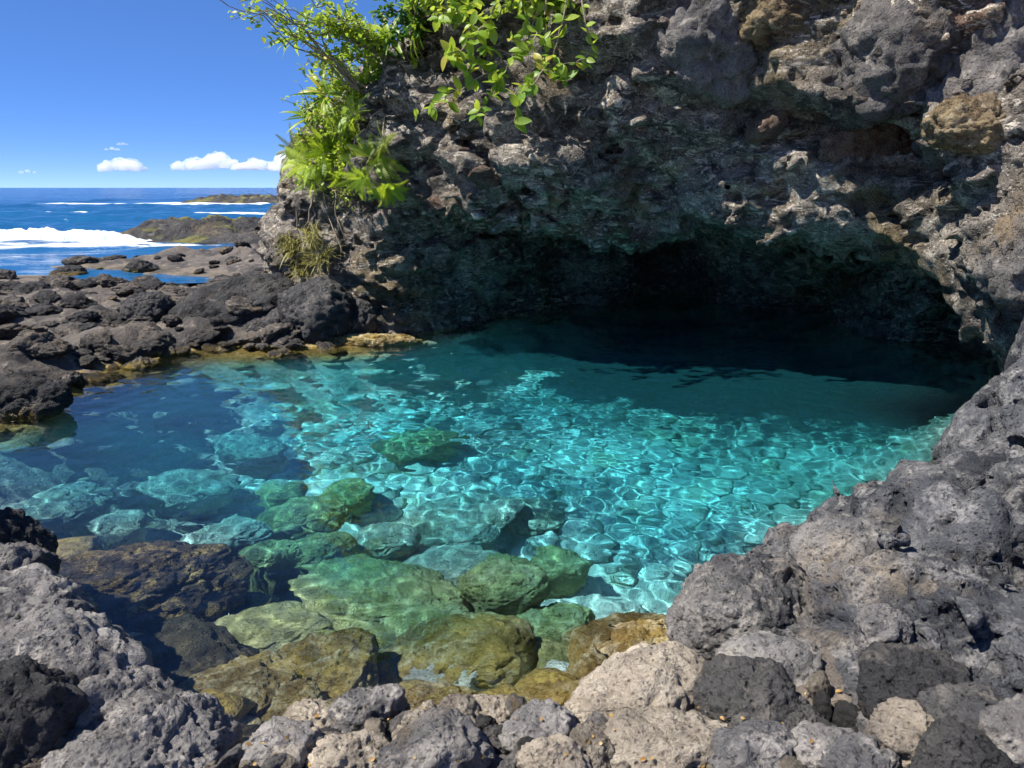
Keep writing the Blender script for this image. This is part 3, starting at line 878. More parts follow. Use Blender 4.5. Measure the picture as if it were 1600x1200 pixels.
# stones heaped at the left front
LG = 'stones heaped at the left front of the pool'
for a in [
    (5, 862, 95, 0.45, 1.0, 0.9, 'darkstone', 201, 'dark stone at the left frame edge, topmost of the left heap', (0, 10, 20)),
    (12, 905, 120, 0.42, 0.9, 0.75, 'grey', 202, 'grey stone just below the dark topmost stone of the left heap', (0, 15, 40)),
    (38, 972, 150, 0.36, 0.9, 0.72, 'grey', 203, 'rounded grey stone in the middle of the left heap beside the water', (0, 20, 60)),
    (104, 1052, 168, 0.34, 1.1, 0.8, 'grey', 204, 'large pale grey stone with a squared top leaning to the water, left heap', (10, 25, 50)),
    (180, 1122, 135, 0.25, 1.0, 0.75, 'grey', 205, 'pale grey stone between the squared stone and the lowest left stone', (0, 20, 30)),
    (232, 1200, 205, 0.24, 0.95, 0.62, 'grey', 206, 'broad pale grey stone at the bottom edge, lowest of the left heap', (5, 15, 20)),
    (22, 1125, 150, 0.42, 0.9, 0.95, 'darkstone', 207, 'dark smooth round stone in the bottom left corner', (0, 0, 70)),
    (85, 1185, 90, 0.3, 0.9, 0.7, 'darkstone', 208, 'small dark stone wedged right of the round corner stone', (0, 10, 10)),
    (150, 1205, 70, 0.28, 0.9, 0.7, 'tan', 209, 'small tan stone at the bottom edge under the left heap', (0, 0, 0)),
]:
    boulder('boulder', a[0], a[1], a[2], a[3], a[4], a[5], a[6], a[7], a[8], rot=a[9], group=LG, sub=6 if a[2] > 200 else 5)
# tall rocks out of the picture at the left: they shade the corner of the pool
for q, (x, y, z, rx, ry, rz) in enumerate([(-3.75, 3.7, 0.5, 0.7, 0.65, 0.95), (-5.0, 5.0, 0.4, 0.8, 0.7, 1.0)]):
    o = link('boulder', boulder_mesh('boulder', 221 + q, (rx, ry, rz), 5), M['grey'], None, (x, y, z))
    receive(tag(o, ('nearer', 'farther')[q] + ' of two tall grey boulders just outside the left edge', 'boulder', 'tall boulders beyond the left edge'))

# row of stones along the bottom edge
BG = 'stones along the bottom edge'
for a in [
    (578, 1118, 92, 0.12, 0.8, 0.75, 'grey', 231, 'smooth dark grey dome shaped stone at the water edge, bottom row', (0, 0, 20)),
    (655, 1143, 66, 0.14, 0.9, 0.8, 'tan', 232, 'small tan stone right of the dark grey dome stone', (0, 0, 50)),
    (720, 1134, 74, 0.13, 0.9, 0.75, 'tan', 233, 'small pinkish tan stone above the broad grey bottom stone', (0, 10, 0)),
    (778, 1120, 78, 0.11, 0.8, 0.6, 'tan', 234, 'low brown stone at the water edge, middle of the bottom row', (0, 5, 15)),
    (684, 1190, 140, 0.22, 0.8, 0.65, 'grey', 235, 'broad grey stone cut by the bottom edge, middle of the row', (0, 0, 10)),
    (843, 1158, 98, 0.17, 0.9, 0.85, 'grey', 236, 'grey stone with dark cap left of the large pale tan boulder', (0, 5, 35)),
    (862, 1196, 86, 0.24, 0.9, 0.7, 'tan', 237, 'tan stone at the bottom edge below the dark capped stone', (0, 0, 5)),
    (925, 1178, 66, 0.2, 0.9, 0.75, 'tan', 238, 'small tan stone below the left end of the pale tan boulder', (0, 0, 60)),
    (779, 1162, 50, 0.16, 0.9, 0.8, 'darkstone', 239, 'small dark stone filling the gap beside the dark capped stone', (0, 0, 0)),
    (550, 1190, 90, 0.2, 0.9, 0.65, 'tan', 240, 'flat tan stone at the bottom edge under the dark grey dome', (0, 0, 30)),
    (432, 1186, 118, 0.18, 0.8, 0.6, 'grey', 241, 'grey and tan stone at the bottom edge left of the flat tan stone', (0, 0, 15)),
    (490, 1136, 78, 0.08, 0.8, 0.6, 'tan', 242, 'half tan half dark stone left of the grey dome stone', (0, 0, -20)),
    (1000, 1098, 205, 0.16, 0.72, 0.55, 'tan', 243, 'large pale tan boulder, brightest stone of the foreground', (0, -8, 10)),
    (1170, 1104, 134, 0.22, 0.95, 0.85, 'darkstone', 244, 'dark pitted round boulder right of the large pale tan boulder', (0, 0, 20)),
    (1042, 1178, 165, 0.22, 0.7, 0.5, 'tan', 245, 'brown elongated stone at the bottom edge below the pale tan boulder', (0, 0, 8)),
    (1182, 1190, 120, 0.26, 0.8, 0.55, 'grey', 246, 'blue grey stone at the bottom edge below the dark pitted boulder', (0, 0, 0)),
    (1247, 1144, 56, 0.24, 0.9, 0.8, 'darkstone', 247, 'small reddish dark stone touching the right of the dark pitted boulder', (0, 0, 30)),
    (1292, 1175, 74, 0.3, 0.9, 0.85, 'grey', 248, 'upright grey stone at the bottom edge under the rounded lump', (0, 0, 10)),
    (1428, 1072, 130, 0.44, 0.85, 0.6, 'darkstone', 249, 'dark oval stone resting on the outcrop at lower right', (0, 0, 10)),
    (1510, 1128, 112, 0.44, 0.85, 0.65, 'darkstone', 250, 'dark stone right of and below the dark oval stone', (0, 10, -10)),
    (1424, 1160, 96, 0.38, 0.9, 0.9, 'tan', 251, 'squarish brown stone under the dark oval stone', (0, 0, 10)),
    (1602, 1165, 90, 0.46, 0.9, 1.0, 'grey', 252, 'grey stone at the right end of the bottom edge', (0, 0, 0)),
    (1378, 992, 62, 0.5, 0.85, 1.1, 'grey', 253, 'small upright grey knob above the dark oval stone', (0, 10, 0)),
    (1345, 1195, 80, 0.36, 0.9, 0.6, 'grey', 254, 'low grey stone at the bottom edge left of the squarish brown stone', (0, 0, 0)),
    (1500, 1195, 110, 0.46, 0.9, 0.6, 'darkstone', 255, 'dark low stone at the bottom edge below the two dark oval stones', (0, 0, 0)),
    (1180, 970, 215, 0.14, 0.85, 0.72, 'outcrop_lump', 256, 'big rounded grey tan lump of rock beside the golden ledge', (0, 0, 30)),
    (1320, 890, 150, 0.42, 0.8, 0.95, 'outcrop_lump', 257, 'dark grey leaning lump of rock above the rounded tan lump', (10, 20, 20)),
    (1215, 1065, 150, 0.2, 0.8, 0.6, 'outcrop_lump', 258, 'cracked grey lump below the big rounded lump', (0, 0, -20)),
]:
    if 'outcrop_lump' not in M: M['outcrop_lump'] = rock_material('outcrop_lump_rock', (0.075, 0.075, 0.08), (0.21, 0.198, 0.19), (0.48, 0.44, 0.39), (0.34, 0.27, 0.19), 0.3, vary=0.12, light_amt=0.85)
    boulder('boulder', a[0], a[1], a[2], a[3], a[4], a[5], a[6], a[7], a[8], rot=a[9], group=BG, sub=6 if a[2] > 210 else 5)

# stones lying under water
M['sub_mixed'] = rock_material('dark_rock_with_golden_algae', (0.06, 0.052, 0.045), (0.14, 0.115, 0.075), (0.85, 0.66, 0.3), (0.6, 0.42, 0.13), 0.45, vary=0.05, light_amt=0.8, bump=1.5)
UG = 'boulders lying in the pool'
for a in [
    (212, 915, 280, -0.6, 0.8, 0.7, 'sub_mixed', 301, 'very large dark rounded boulder under water at the left', (0, 0, 10), 6),
    (262, 1060, 235, -0.42, 1.1, 0.45, 'sub_dark', 302, 'broad dark slab under water beside the left heap of stones', (0, 12, -30), 6),
    (375, 1085, 150, -0.32, 1.1, 0.7, 'sub_gold', 303, 'golden brown boulder under water right of the dark slab', (0, 10, -20), 6),
    (515, 1050, 170, -0.45, 0.95, 0.6, 'sub_gold', 304, 'golden brown broken boulder under water above the grey dome stone', (0, 0, 20), 6),
    (425, 990, 200, -0.62, 0.6, 0.4, 'sub_green', 305, 'flat olive slab under water above the golden boulders', (0, -5, 10), 5),
    (725, 1015, 215, -0.75, 0.85, 0.6, 'sub_gold', 306, 'large lumpy olive boulder under water in the front middle', (0, 0, 15), 6),
    (705, 1062, 100, -0.72, 0.9, 0.75, 'sub_pale', 307, 'blue grey boulder under water in front of the lumpy olive boulder', (0, 0, 0), 5),
    (790, 912, 135, -1.05, 0.85, 0.75, 'sub_green', 308, 'olive boulder under water casting a dark shadow to its right', (0, 8, 20), 5),
    (585, 935, 265, -1.05, 0.72, 0.3, 'sub_green', 309, 'big bright green slab under water, widest slab in the pool', (0, 8, -12), 6),
    (604, 842, 84, -1.3, 0.9, 0.7, 'sub_pale', 310, 'round pale boulder under water with caustic lines across it', (0, 0, 0), 5),
    (476, 808, 112, -1.2, 0.8, 0.65, 'sub_green', 311, 'pale green domed boulder under water left of the round pale boulder', (0, 0, 20), 5),
    (496, 865, 98, -1.05, 0.8, 0.6, 'sub_green', 312, 'olive boulder under water below the pale green dome', (0, 0, 50), 5),
    (424, 868, 76, -0.95, 0.85, 0.7, 'sub_green', 313, 'olive boulder under water next to the very large dark boulder', (0, 0, 0), 5),
    (397, 950, 50, -0.8, 0.9, 0.9, 'sub_green', 314, 'small round olive stone under water in front of the large dark boulder', (0, 0, 0), 4),
    (690, 895, 210, -1.55, 0.6, 0.3, 'sub_pale', 315, 'turquoise flat slab under water behind the bright green slab', (0, 5, 15), 5),
    (715, 810, 190, -1.75, 0.75, 0.32, 'sub_pale', 316, 'broad pale ribbed slab under water in the middle of the pool', (0, -5, 30), 5),
    (655, 692, 115, -1.9, 0.7, 0.4, 'sub_green', 317, 'dim boulder deep in the water in the far middle of the pool', (0, 0, 10), 5),
    (875, 882, 75, -1.75, 0.9, 0.7, 'sub_green', 318, 'dim olive boulder under water right of the shadow casting boulder', (0, 0, 0), 4),
    (360, 835, 95, -1.2, 0.8, 0.6, 'sub_pale', 319, 'pale boulder under water just behind the very large dark boulder', (0, 0, 15), 5),
    (105, 785, 90, -1.3, 1.1, 0.6, 'sub_pale', 320, 'pale crusted rock under the dark blue water at far left', (0, 0, 0), 5),
    (185, 815, 62, -1.4, 0.9, 0.6, 'sub_pale', 321, 'small pale rock under water right of the crusted rock', (0, 0, 0), 4),
    (545, 770, 70, -1.75, 0.9, 0.6, 'sub_green', 322, 'small yellow green rock under water above the pale green dome', (0, 0, 0), 4),
    (445, 770, 60, -1.6, 0.9, 0.6, 'sub_green', 323, 'small green rock under water at the upper left of the dome', (0, 0, 0), 4),
    (820, 800, 130, -2.0, 0.7, 0.4, 'sub_pale', 324, 'pale blue slab under water right of the ribbed slab', (0, 0, -20), 5),
    (990, 1030, 240, -0.22, 0.75, 0.55, 'sub_gold', 325, 'golden algae covered ledge just under water below the rounded lump', (0, -6, 35), 6),
    (680, 1100, 110, -0.2, 0.6, 0.5, 'sub_gold', 326, 'golden brown stone at the water edge under the bottom row', (0, 0, 0), 5),
    (860, 1095, 130, -0.12, 0.45, 0.4, 'sub_gold', 327, 'yellow brown submerged rim left of the pale tan boulder', (0, 0, 25), 5),
    (330, 1165, 140, -0.2, 0.6, 0.5, 'sub_dark', 328, 'dark wet stone in the water right of the left heap', (0, 0, 0), 5),
    (455, 1105, 90, -0.3, 0.8, 0.6, 'sub_gold', 329, 'small golden stone in the water left of the grey dome stone', (0, 0, 0), 5),
    (590, 1060, 80, -0.75, 0.8, 0.6, 'sub_gold', 330, 'brown stone in the dark gap above the grey dome stone', (0, 0, 0), 5),
    (800, 1055, 80, -0.95, 0.8, 0.5, 'sub_green', 331, 'green stone in the shadow right of the lumpy olive boulder', (0, 0, 0), 4),
    (868, 985, 130, -1.25, 0.8, 0.45, 'sub_green', 334, 'green stone under water in front of the shadow casting boulder', (0, 0, 20), 5),
    (862, 1042, 110, -0.85, 0.8, 0.5, 'sub_green', 335, 'olive stone under water left of the golden ledge', (0, 0, -30), 5),
    (925, 1000, 70, -1.0, 0.8, 0.5, 'sub_gold', 336, 'small golden stone under water at the left foot of the golden ledge', (0, 0, 0), 4),
    (300, 760, 140, -1.7, 0.7, 0.35, 'sub_pale', 332, 'dim blue slab under water behind the very large dark boulder', (0, 0, 0), 5),
    (390, 700, 150, -1.7, 0.5, 0.4, 'sub_pale', 333, 'pale green streak of rock under water in the far left of the pool', (0, 0, -30), 5),
]:
    low = 0.22 if a[7] not in (301, 325, 326, 327, 328) else 0.0
    boulder('submerged_boulder', a[0], a[1], a[2] * (0.88 if a[2] > 120 else 1.0), a[3] - low, a[4], a[5], a[6], a[7], a[8], rot=a[9], group=UG, sub=6 if a[2] > 270 else min(5, a[10]), rough=0.9)

# rocks of the far shore that stand out
for a in [
    (492, 495, 106, 0.38, 0.9, 0.9, 'darkstone', 351, 'big black rounded boulder at the foot of the cliff by the pool', (0, 5, 10)),
    (360, 490, 200, 0.34, 0.6, 0.38, 'darkstone', 352, 'long slanting black slab of lava left of the big cliff boulder', (0, -16, 14)),
    (425, 472, 78, 0.45, 0.8, 0.7, 'darkstone', 353, 'dark upper block of lava behind the slanting slab', (0, -20, 0)),
    (415, 515, 80, 0.16, 0.7, 0.6, 'darkstone', 354, 'low dark stone between the slanting slab and the big cliff boulder', (0, -10, 20)),
    (555, 500, 60, 0.3, 0.9, 1.1, 'darkstone', 355, 'narrow dark boulder wedged between the big boulder and the cliff', (0, 0, 0)),
    (575, 535, 120, 0.0, 0.5, 0.18, 'sub_gold', 356, 'golden algae ledge at the water line below the cliff', (0, 0, 0)),
    (40, 628, 110, 0.1, 0.7, 0.5, 'darkstone', 357, 'black jagged rock at the left frame edge where the far shore meets the water', (0, 0, 0)),
    (232, 487, 66, 0.42, 0.8, 0.75, 'darkstone', 358, 'single round black boulder in the middle of the left shore', (0, 0, 0)),
]:
    boulder('boulder', a[0], a[1], a[2], a[3], a[4], a[5], a[6], a[7], a[8], rot=a[9], group='boulders of the far shore', sub=5)

# rubble of the lava shelf
protos = [boulder_mesh('rock', 400 + i, (1.0, 0.7 + 0.4 * random.random(), 0.55 + 0.3 * random.random()), 4, 6, rough=5.0, lump=1.7) for i in range(9)]
for i, pm in enumerate(protos): pm.materials.append(M['shelf' if i % 3 else 'darkstone'])
cnt = 0
rr_ = random.Random(3)
while cnt < 235:
    px, py = rr_.uniform(-60, 470), 386 + 200 * rr_.random() ** 1.25
    P = at_z(px, py, 0.2)
    z = ground_z(P.x, P.y)
    if z < -0.12 or poly_sd(np.array([P.x]), np.array([P.y]), POOL)[0] < 0.15: continue
    o = link('rock', protos[cnt % 9], None, ground, (P.x, P.y, z + 0.02))
    sc_px = 1.0 * rr_.choice([6, 8, 10, 13, 17, 22, 30]) * (0.7 if py < 430 else 0.9)
    r_ = sc_px * (P - CAM).length / F_PX
    o.scale = (r_, r_, r_ * rr_.uniform(0.5, 0.8))
    o.rotation_euler = (rr_.uniform(-0.3, 0.3), rr_.uniform(-0.3, 0.3), rr_.uniform(0, 6.28))
    receive(o)
    cnt += 1
# rocks along the far rim of the pool
rim = [(-6.3, 7.4), (-5.6, 8.3), (-5.55, 10.2), (-5.1, 11.2), (-4.5, 11.65), (-3.6, 11.7), (-2.6, 11.95)]
for k in range(60):
    t = rr_.uniform(0, len(rim) - 1.001); a, b = rim[int(t)], rim[int(t) + 1]; f = t - int(t)
    x = a[0] + (b[0] - a[0]) * f + rr_.gauss(-0.05, 0.16); y = a[1] + (b[1] - a[1]) * f + rr_.gauss(0.12, 0.18)
    r_ = rr_.choice([0.06, 0.09, 0.12, 0.16, 0.24])
    o = link('rock', protos[k % 9], None, ground, (x, y, max(ground_z(x, y), -0.12) + 0.03))
    o.scale = (r_ * rr_.uniform(1, 1.5), r_, r_ * 0.7); o.rotation_euler = (rr_.uniform(-0.3, 0.3), rr_.uniform(-0.3, 0.3), rr_.uniform(0, 6.28))
    receive(o)
# small loose stones between the foreground boulders
small = 0
while small < 110:
    px, py = rr_.uniform(-40, 1640), rr_.uniform(1105, 1260)
    P = at_z(px, py, 0.15)
    z = ground_z(P.x, P.y)
    if z < -0.02 or poly_sd(np.array([P.x]), np.array([P.y]), POOL)[0] < 0.03: continue
    o = link('rock', protos[small % 9].copy() if small < 9 else bpy.data.meshes['pebble_%d' % (small % 9)], None, ground, (P.x, P.y, z + 0.02))
    if small < 9:
        o.data.name = 'pebble_%d' % small; o.data.materials.clear(); o.data.materials.append(M[('tan', 'grey', 'darkstone')[small % 3]])
    r_ = rr_.uniform(0.03, 0.09)
    o.scale = (r_, r_, r_ * 0.8); o.rotation_euler = (rr_.uniform(0, 6), rr_.uniform(0, 6), rr_.uniform(0, 6))
    small += 1
lap('boulders')

# cobbles over the pool bed, too many to count
V0, F0 = ico(2)
Vs, Fs, off = [], [], 0
cr = np.random.default_rng(77)
cand = np.stack([np.clip(cr.normal(-0.5, 2.6, 6000), -7, 7), 3 + 10 * cr.random(6000) ** 1.4], 1).astype(np.float32)
pts = cand[poly_sd(cand[:, 0], cand[:, 1], POOL) < -0.3][:1900]
vari = [V0 * (1 + 0.35 * fbm(V0 * 1.3 + 7 * i, 2, 500 + i))[:, None] for i in range(12)]
for i, (x, y) in enumerate(pts):
    r_ = 0.05 + 0.16 * cr.random() ** 2.2
    a = cr.uniform(0, 6.28); ca, sa = math.cos(a), math.sin(a)
    v = vari[i % 12] * np.array([r_ * cr.uniform(0.8, 1.5), r_, r_ * cr.uniform(0.5, 0.8)])
    v = np.stack([v[:, 0] * ca - v[:, 1] * sa, v[:, 0] * sa + v[:, 1] * ca, v[:, 2]], 1) + np.array([x, y, ground_z(x, y) + r_ * 0.25])
    Vs.append(v); Fs.append(F0 + off); off += len(v)
cob = link('cobbles', mesh_np('cobbles', np.concatenate(Vs), np.concatenate(Fs)), M['ground'], ground)
receive(tag(cob, kind='stuff'))
# depth of the water over whatever lies in it, boulders included
bV, bT, off = [], [], 0
for o in list(COL.objects):
    if o.type == 'MESH' and o.name.startswith('submerged_boulder'):
        Mx = np.array(Matrix.LocRotScale(o.location, o.rotation_euler, o.scale))
        co = np.empty(len(o.data.vertices) * 3, np.float32); o.data.vertices.foreach_get('co', co)
        co = co.reshape(-1, 3) @ Mx[:3, :3].T + Mx[:3, 3]
        tr = np.empty(len(o.data.polygons) * 3, np.int32); o.data.polygons.foreach_get('vertices', tr)
        bV.append(co); bT.append(tr.reshape(-1, 3) + off); off += len(co)
ub = BVHTree.FromPolygons(np.concatenate(bV).tolist(), np.concatenate(bT).tolist())
ST = 4
DEP = W_DEPTH[::ST, ::ST].copy()
for j in range(DEP.shape[0]):
    y = float(py_[j * ST])
    if y > 10: break
    for i in range(DEP.shape[1]):
        x = float(px_[i * ST])
        if DEP[j, i] > 0.05 and x < 3:
            h = ub.ray_cast(Vector((x, y, 0.6)), Vector((0, 0, -1)))
            if h[0] is not None: DEP[j, i] = min(DEP[j, i], max(0.0, -h[0].z))
for _ in range(5):
    DEP[1:-1, 1:-1] = (DEP[1:-1, 1:-1] * 2 + DEP[:-2, 1:-1] + DEP[2:, 1:-1] + DEP[1:-1, :-2] + DEP[1:-1, 2:]) / 6
fi = np.minimum(np.arange(len(px_)) / ST, DEP.shape[1] - 1.001); fj = np.minimum(np.arange(len(py_)) / ST, DEP.shape[0] - 1.001)
i0, j0 = fi.astype(int), fj.astype(int); ti, tj = (fi - i0)[None, :], (fj - j0)[:, None]
D4 = lambda a, b: DEP[np.ix_(j0 + a, i0 + b)]
WD = D4(0, 0) * (1 - tj) * (1 - ti) + D4(0, 1) * (1 - tj) * ti + D4(1, 0) * tj * (1 - ti) + D4(1, 1) * tj * ti
wme.attributes.new('depth', 'FLOAT', 'POINT').data.foreach_set('value', WD.astype(np.float32).ravel())
lap('cobbles')

# ------------------------------------------------------------------ stones set in the overhang and the cliff (pieces of the cliff)
def cliff_hit(px, py):
    h = cliff_bvh.ray_cast(CAM, ray(px, py).normalized())
    return h[0], h[1]
M['set_stone'] = rock_material('stone_in_cliff', (0.085, 0.08, 0.078), (0.18, 0.165, 0.155), (0.4, 0.36, 0.32), (0.3, 0.22, 0.13), 0.2, vary=0.3, light_amt=0.6)
M['set_ochre'] = rock_material('ochre_stone_in_cliff', (0.18, 0.125, 0.07), (0.33, 0.25, 0.135), (0.52, 0.44, 0.3), (0.09, 0.07, 0.05), 0.35, vary=0.2, light_amt=0.7)
M['set_pale'] = rock_material('pale_crust_in_cliff', (0.28, 0.24, 0.2), (0.5, 0.44, 0.37), (0.8, 0.74, 0.65), (0.12, 0.1, 0.06), 0.3, vary=0.3, light_amt=0.9)
big = [(1085, 70, 130, 1.0, 1.3, 'set_stone', 'grey boulder set in the top of the overhang'),
       (1398, 98, 165, 0.8, 0.95, 'set_stone', 'dark rounded boulder hanging in the overhang at upper right'),
       (1570, 110, 190, 0.8, 1.3, 'set_stone', 'large grey boulder in the upper right corner'),
       (1515, 185, 110, 0.6, 0.55, 'set_ochre', 'ochre stone under the corner boulder'),
       (1230, 30, 150, 0.4, 0.45, 'set_ochre', None),
       (1600, 400, 120, 0.9, 1.9, 'set_stone', 'smooth grey pillar stone at the right edge'),
       
       (1410, 225, 190, 0.3, 0.5, 'set_dark', None)]
M['set_dark'] = rock_material('brown_stone_in_cliff', (0.14, 0.1, 0.078), (0.25, 0.175, 0.13), (0.42, 0.32, 0.24), (0.12, 0.07, 0.04), 0.3, vary=0.15)
for i, (px, py, w, ry, rz, mt, lb) in enumerate(big):
    P, nrm = cliff_hit(px, py)
    if P is None: continue
    rx = 0.5 * w * (P - CAM).length / F_PX
    o = link('embedded_stone', boulder_mesh('embedded_stone', 600 + i, (rx, rx * ry, rx * rz), 5, 8, 2.0, 1.7), M[mt], cliff, P - nrm * rx * ry * 0.45)
    if lb: o['label'] = lb
    receive(o)
eprot = {}
for mt in ('set_stone', 'set_ochre', 'set_pale', 'set_dark'):
    eprot[mt] = []
    for i in range(4):
        me = boulder_mesh('embedded_stone', 640 + i * 7 + len(mt), (1.0, 0.8, 0.7), 4, 9, rough=3.0, lump=1.3); me.materials.append(M[mt]); eprot[mt].append(me)
er = random.Random(9)
for i in range(16):
    px = er.uniform(720, 1500)
    py = er.uniform(120, 330) if er.random() < 0.75 else er.uniform(0, 120)
    if px < 900 and py < 190: continue
    P, nrm = cliff_hit(px, py)
    if P is None: continue
    rx = er.choice([9, 12, 16, 20, 28]) * (P - CAM).length / F_PX
    mt = er.choice(['set_pale', 'set_stone', 'set_stone', 'set_dark', 'set_dark'] if py > 120 else ['set_ochre', 'set_stone', 'set_dark'])
    o = link('embedded_stone', er.choice(eprot[mt]), None, cliff, P - nrm * rx * 0.25)
    o.scale = (rx, rx, rx * er.uniform(0.6, 1.0)); o.rotation_euler = (er.uniform(-0.4, 0.4), er.uniform(-0.2, 0.6), er.uniform(0, 6.28))
lap('embedded')

# ------------------------------------------------------------------ plants
def leaf_material(name, lo, hi, trans=0.45, dry=None):
    m = NT(name)
    oi = m.new('ShaderNodeObjectInfo'); g = m.new('ShaderNodeNewGeometry')
    at = m.new('ShaderNodeAttribute'); at.attribute_name = 'tint'
    tc = m.new('ShaderNodeTexCoord')
    f = m.math('FRACT', m.math('ADD', at.outputs['Fac'], m.math('MULTIPLY', oi.outputs['Random'], 7.3)))
    c = m.mix(f, lo, hi)
    if dry: c = m.mix(m.rng(f, 0.86, 0.93), c, dry)
    c = m.mix(m.rng(m.noise(tc.outputs['Object'], 14, 3, 0.6), 0.35, 0.7, 0, 0.35), c, tuple(v * 0.6 for v in lo))
    m.l.new(c, m.bsdf.inputs['Base Color'])
    m.bsdf.inputs['Roughness'].default_value = 0.42
    m.bsdf.inputs['Specular IOR Level'].default_value = 0.4
    tr = m.new('ShaderNodeBsdfTranslucent')
    m.l.new(m.mix(0.6, c, tuple(min(1, v * 1.5) for v in hi)), tr.inputs['Color'])
    ms = m.new('ShaderNodeMixShader'); ms.inputs[0].default_value = trans
    m.l.new(m.bsdf.outputs[0], ms.inputs[1]); m.l.new(tr.outputs[0], ms.inputs[2])
    m.l.new(ms.outputs[0], m.out.inputs['Surface'])
    return m.mat
M['leaf'] = leaf_material('shrub_leaf', (0.13, 0.25, 0.02), (0.42, 0.52, 0.05), 0.45, (0.5, 0.42, 0.06))
M['leaf_dark'] = leaf_material('dark_leaf', (0.035, 0.1, 0.015), (0.12, 0.24, 0.03), 0.35)
M['fern'] = leaf_material('fern_leaf', (0.2, 0.34, 0.02), (0.52, 0.62, 0.045), 0.5)
M['fern_old'] = leaf_material('old_fern_leaf', (0.1, 0.17, 0.025), (0.32, 0.36, 0.06), 0.4, (0.42, 0.33, 0.1))
M['dry_grass'] = leaf_material('dry_grass', (0.28, 0.24, 0.08), (0.46, 0.44, 0.14), 0.4)
bk = NT('bark'); bco = bk.coords()
bk.l.new(bk.mix(bk.noise(bco, 30, 4, 0.6), (0.14, 0.1, 0.065), (0.38, 0.31, 0.22)), bk.bsdf.inputs['Base Color'])
bk.bsdf.inputs['Roughness'].default_value = 0.85
bk.l.new(bk.bump(bk.noise(bco, 60, 4, 0.7), 0.6, 0.01), bk.bsdf.inputs['Normal'])
M['bark'] = bk.mat

def leaf_geo(L, W, curl, fold, n=5, tipw=0.62):
    """a folded, curling blade along +Y with its face towards +Z"""
    V, Fq = [], []
    for i in range(n + 1):
        t = i / n
        w = W * math.sin(math.pi * min(1, t ** tipw * 0.97 + 0.02)) ** 0.8
        y, z = L * t * (1 - 0.18 * curl * t), -curl * L * 0.45 * t * t
        V += [(-w, y, z + fold * w), (0, y, z), (w, y, z + fold * w)]
    for i in range(n):
        a = i * 3
        Fq += [(a, a + 1, a + 4, a + 3), (a + 1, a + 2, a + 5, a + 4)]
    return np.array(V, np.float32), np.array(Fq, np.int32)
def frond_geo(L, W, curl, n=15):
    """a fern frond: arching rachis with leaflets on both sides"""
    V, Fq = [], []
    def rach(t): return np.array([0, L * t * (1 - 0.25 * curl * t), L * (0.25 * t - curl * 0.75 * t * t)])
    for i in range(n):
        t = 0.1 + 0.9 * i / n
        p = rach(t); wl_ = W * math.sin(math.pi * min(1, t ** 0.75)) ** 0.7 + 0.01
        for sd in (-1, 1):
            q = p + np.array([sd * wl_, 0.25 * wl_ + L * 0.02, -0.12 * wl_])
            b = len(V); h = L / n * 0.5
            m_ = (p + q) / 2 + np.array([0, 0, 0.05 * wl_])
            V += [p + np.array([0, -h * 0.4, 0]), p + np.array([0, h * 0.5, 0]), m_ + np.array([0, h * 0.75, 0]), m_ + np.array([0, -h * 0.45, 0]), q]
            Fq += [(b, b + 1, b + 2, b + 3), (b + 3, b + 2, b + 4, b + 4)]
    for i in range(6):
        b = len(V); t0, t1 = i / 6, (i + 1) / 6; w = 0.008
        V += [rach(t0) + [-w, 0, 0], rach(t0) + [w, 0, 0], rach(t1) + [w, 0, 0], rach(t1) + [-w, 0, 0]]
        Fq += [(b, b + 1, b + 2, b + 3)]
    return np.array(V, np.float32), [tuple(dict.fromkeys(f)) for f in Fq]
def basis(d, up):
    d = Vector(d).normalized(); up = Vector(up)
    x = d.cross(up)
    if x.length < 1e-4: x = d.orthogonal()
    x.normalize(); z = x.cross(d)
    return Matrix((x, d, z)).transposed()
def tube_geo(paths):
    """list of (points, r0, r1) -> one mesh's vertices and quads"""
    V, Fq = [], []
    for pts, r0, r1 in paths:
        pts = [Vector(p) for p in pts]; n = len(pts); b = len(V)
        for i, p in enumerate(pts):
            d = (pts[min(i + 1, n - 1)] - pts[max(i - 1, 0)])
            B = basis(d if d.length > 1e-6 else (0, 0, 1), (0.3, 0.2, 1)); r = r0 + (r1 - r0) * i / (n - 1)
            for k in range(5):
                a = 2 * math.pi * k / 5
                V.append(p + B @ Vector((math.cos(a) * r, 0, math.sin(a) * r)))
        for i in range(n - 1):
            for k in range(5):
                Fq.append((b + i * 5 + k, b + i * 5 + (k + 1) % 5, b + (i + 1) * 5 + (k + 1) % 5, b + (i + 1) * 5 + k))
    return np.array([tuple(v) for v in V], np.float32), np.array(Fq, np.int32)
def bez(p0, p1, sag, n, r, wig=0.0):
    p0, p1 = Vector(p0), Vector(p1); L = (p1 - p0).length
    c = (p0 + p1) / 2 + Vector(sag) * L
    out = []
    for i in range(n + 1):
        t = i / n
        q = p0 * (1 - t) ** 2 + c * 2 * t * (1 - t) + p1 * t * t
        if 0 < i: q = q + Vector((r.gauss(0, wig), r.gauss(0, wig), r.gauss(0, wig))) * L
        out.append(q)
    return out
def plant_root(name, P, label, cat, group=None):
    e = bpy.data.objects.new(name, None); e.empty_display_size = 0.1; COL.objects.link(e); e.location = P
    return tag(e, label, cat, group)
def tint(me, vals):
    a = me.attributes.new('tint', 'FLOAT', 'POINT'); a.data.foreach_set('value', np.asarray(vals, np.float32))
def near_cliff(P):
    return cliff_bvh.find_nearest(P)[0]
LEAVES = [leaf_geo(1.0, 0.26, 0.35 * (i % 3) - 0.1, 0.25, 5, 0.85) for i in range(3)]   # obovate: broad past the middle
def mesh_of(geo, name, mat):
    me = mesh_np(name, geo[0], geo[1]); me.materials.append(mat); return me
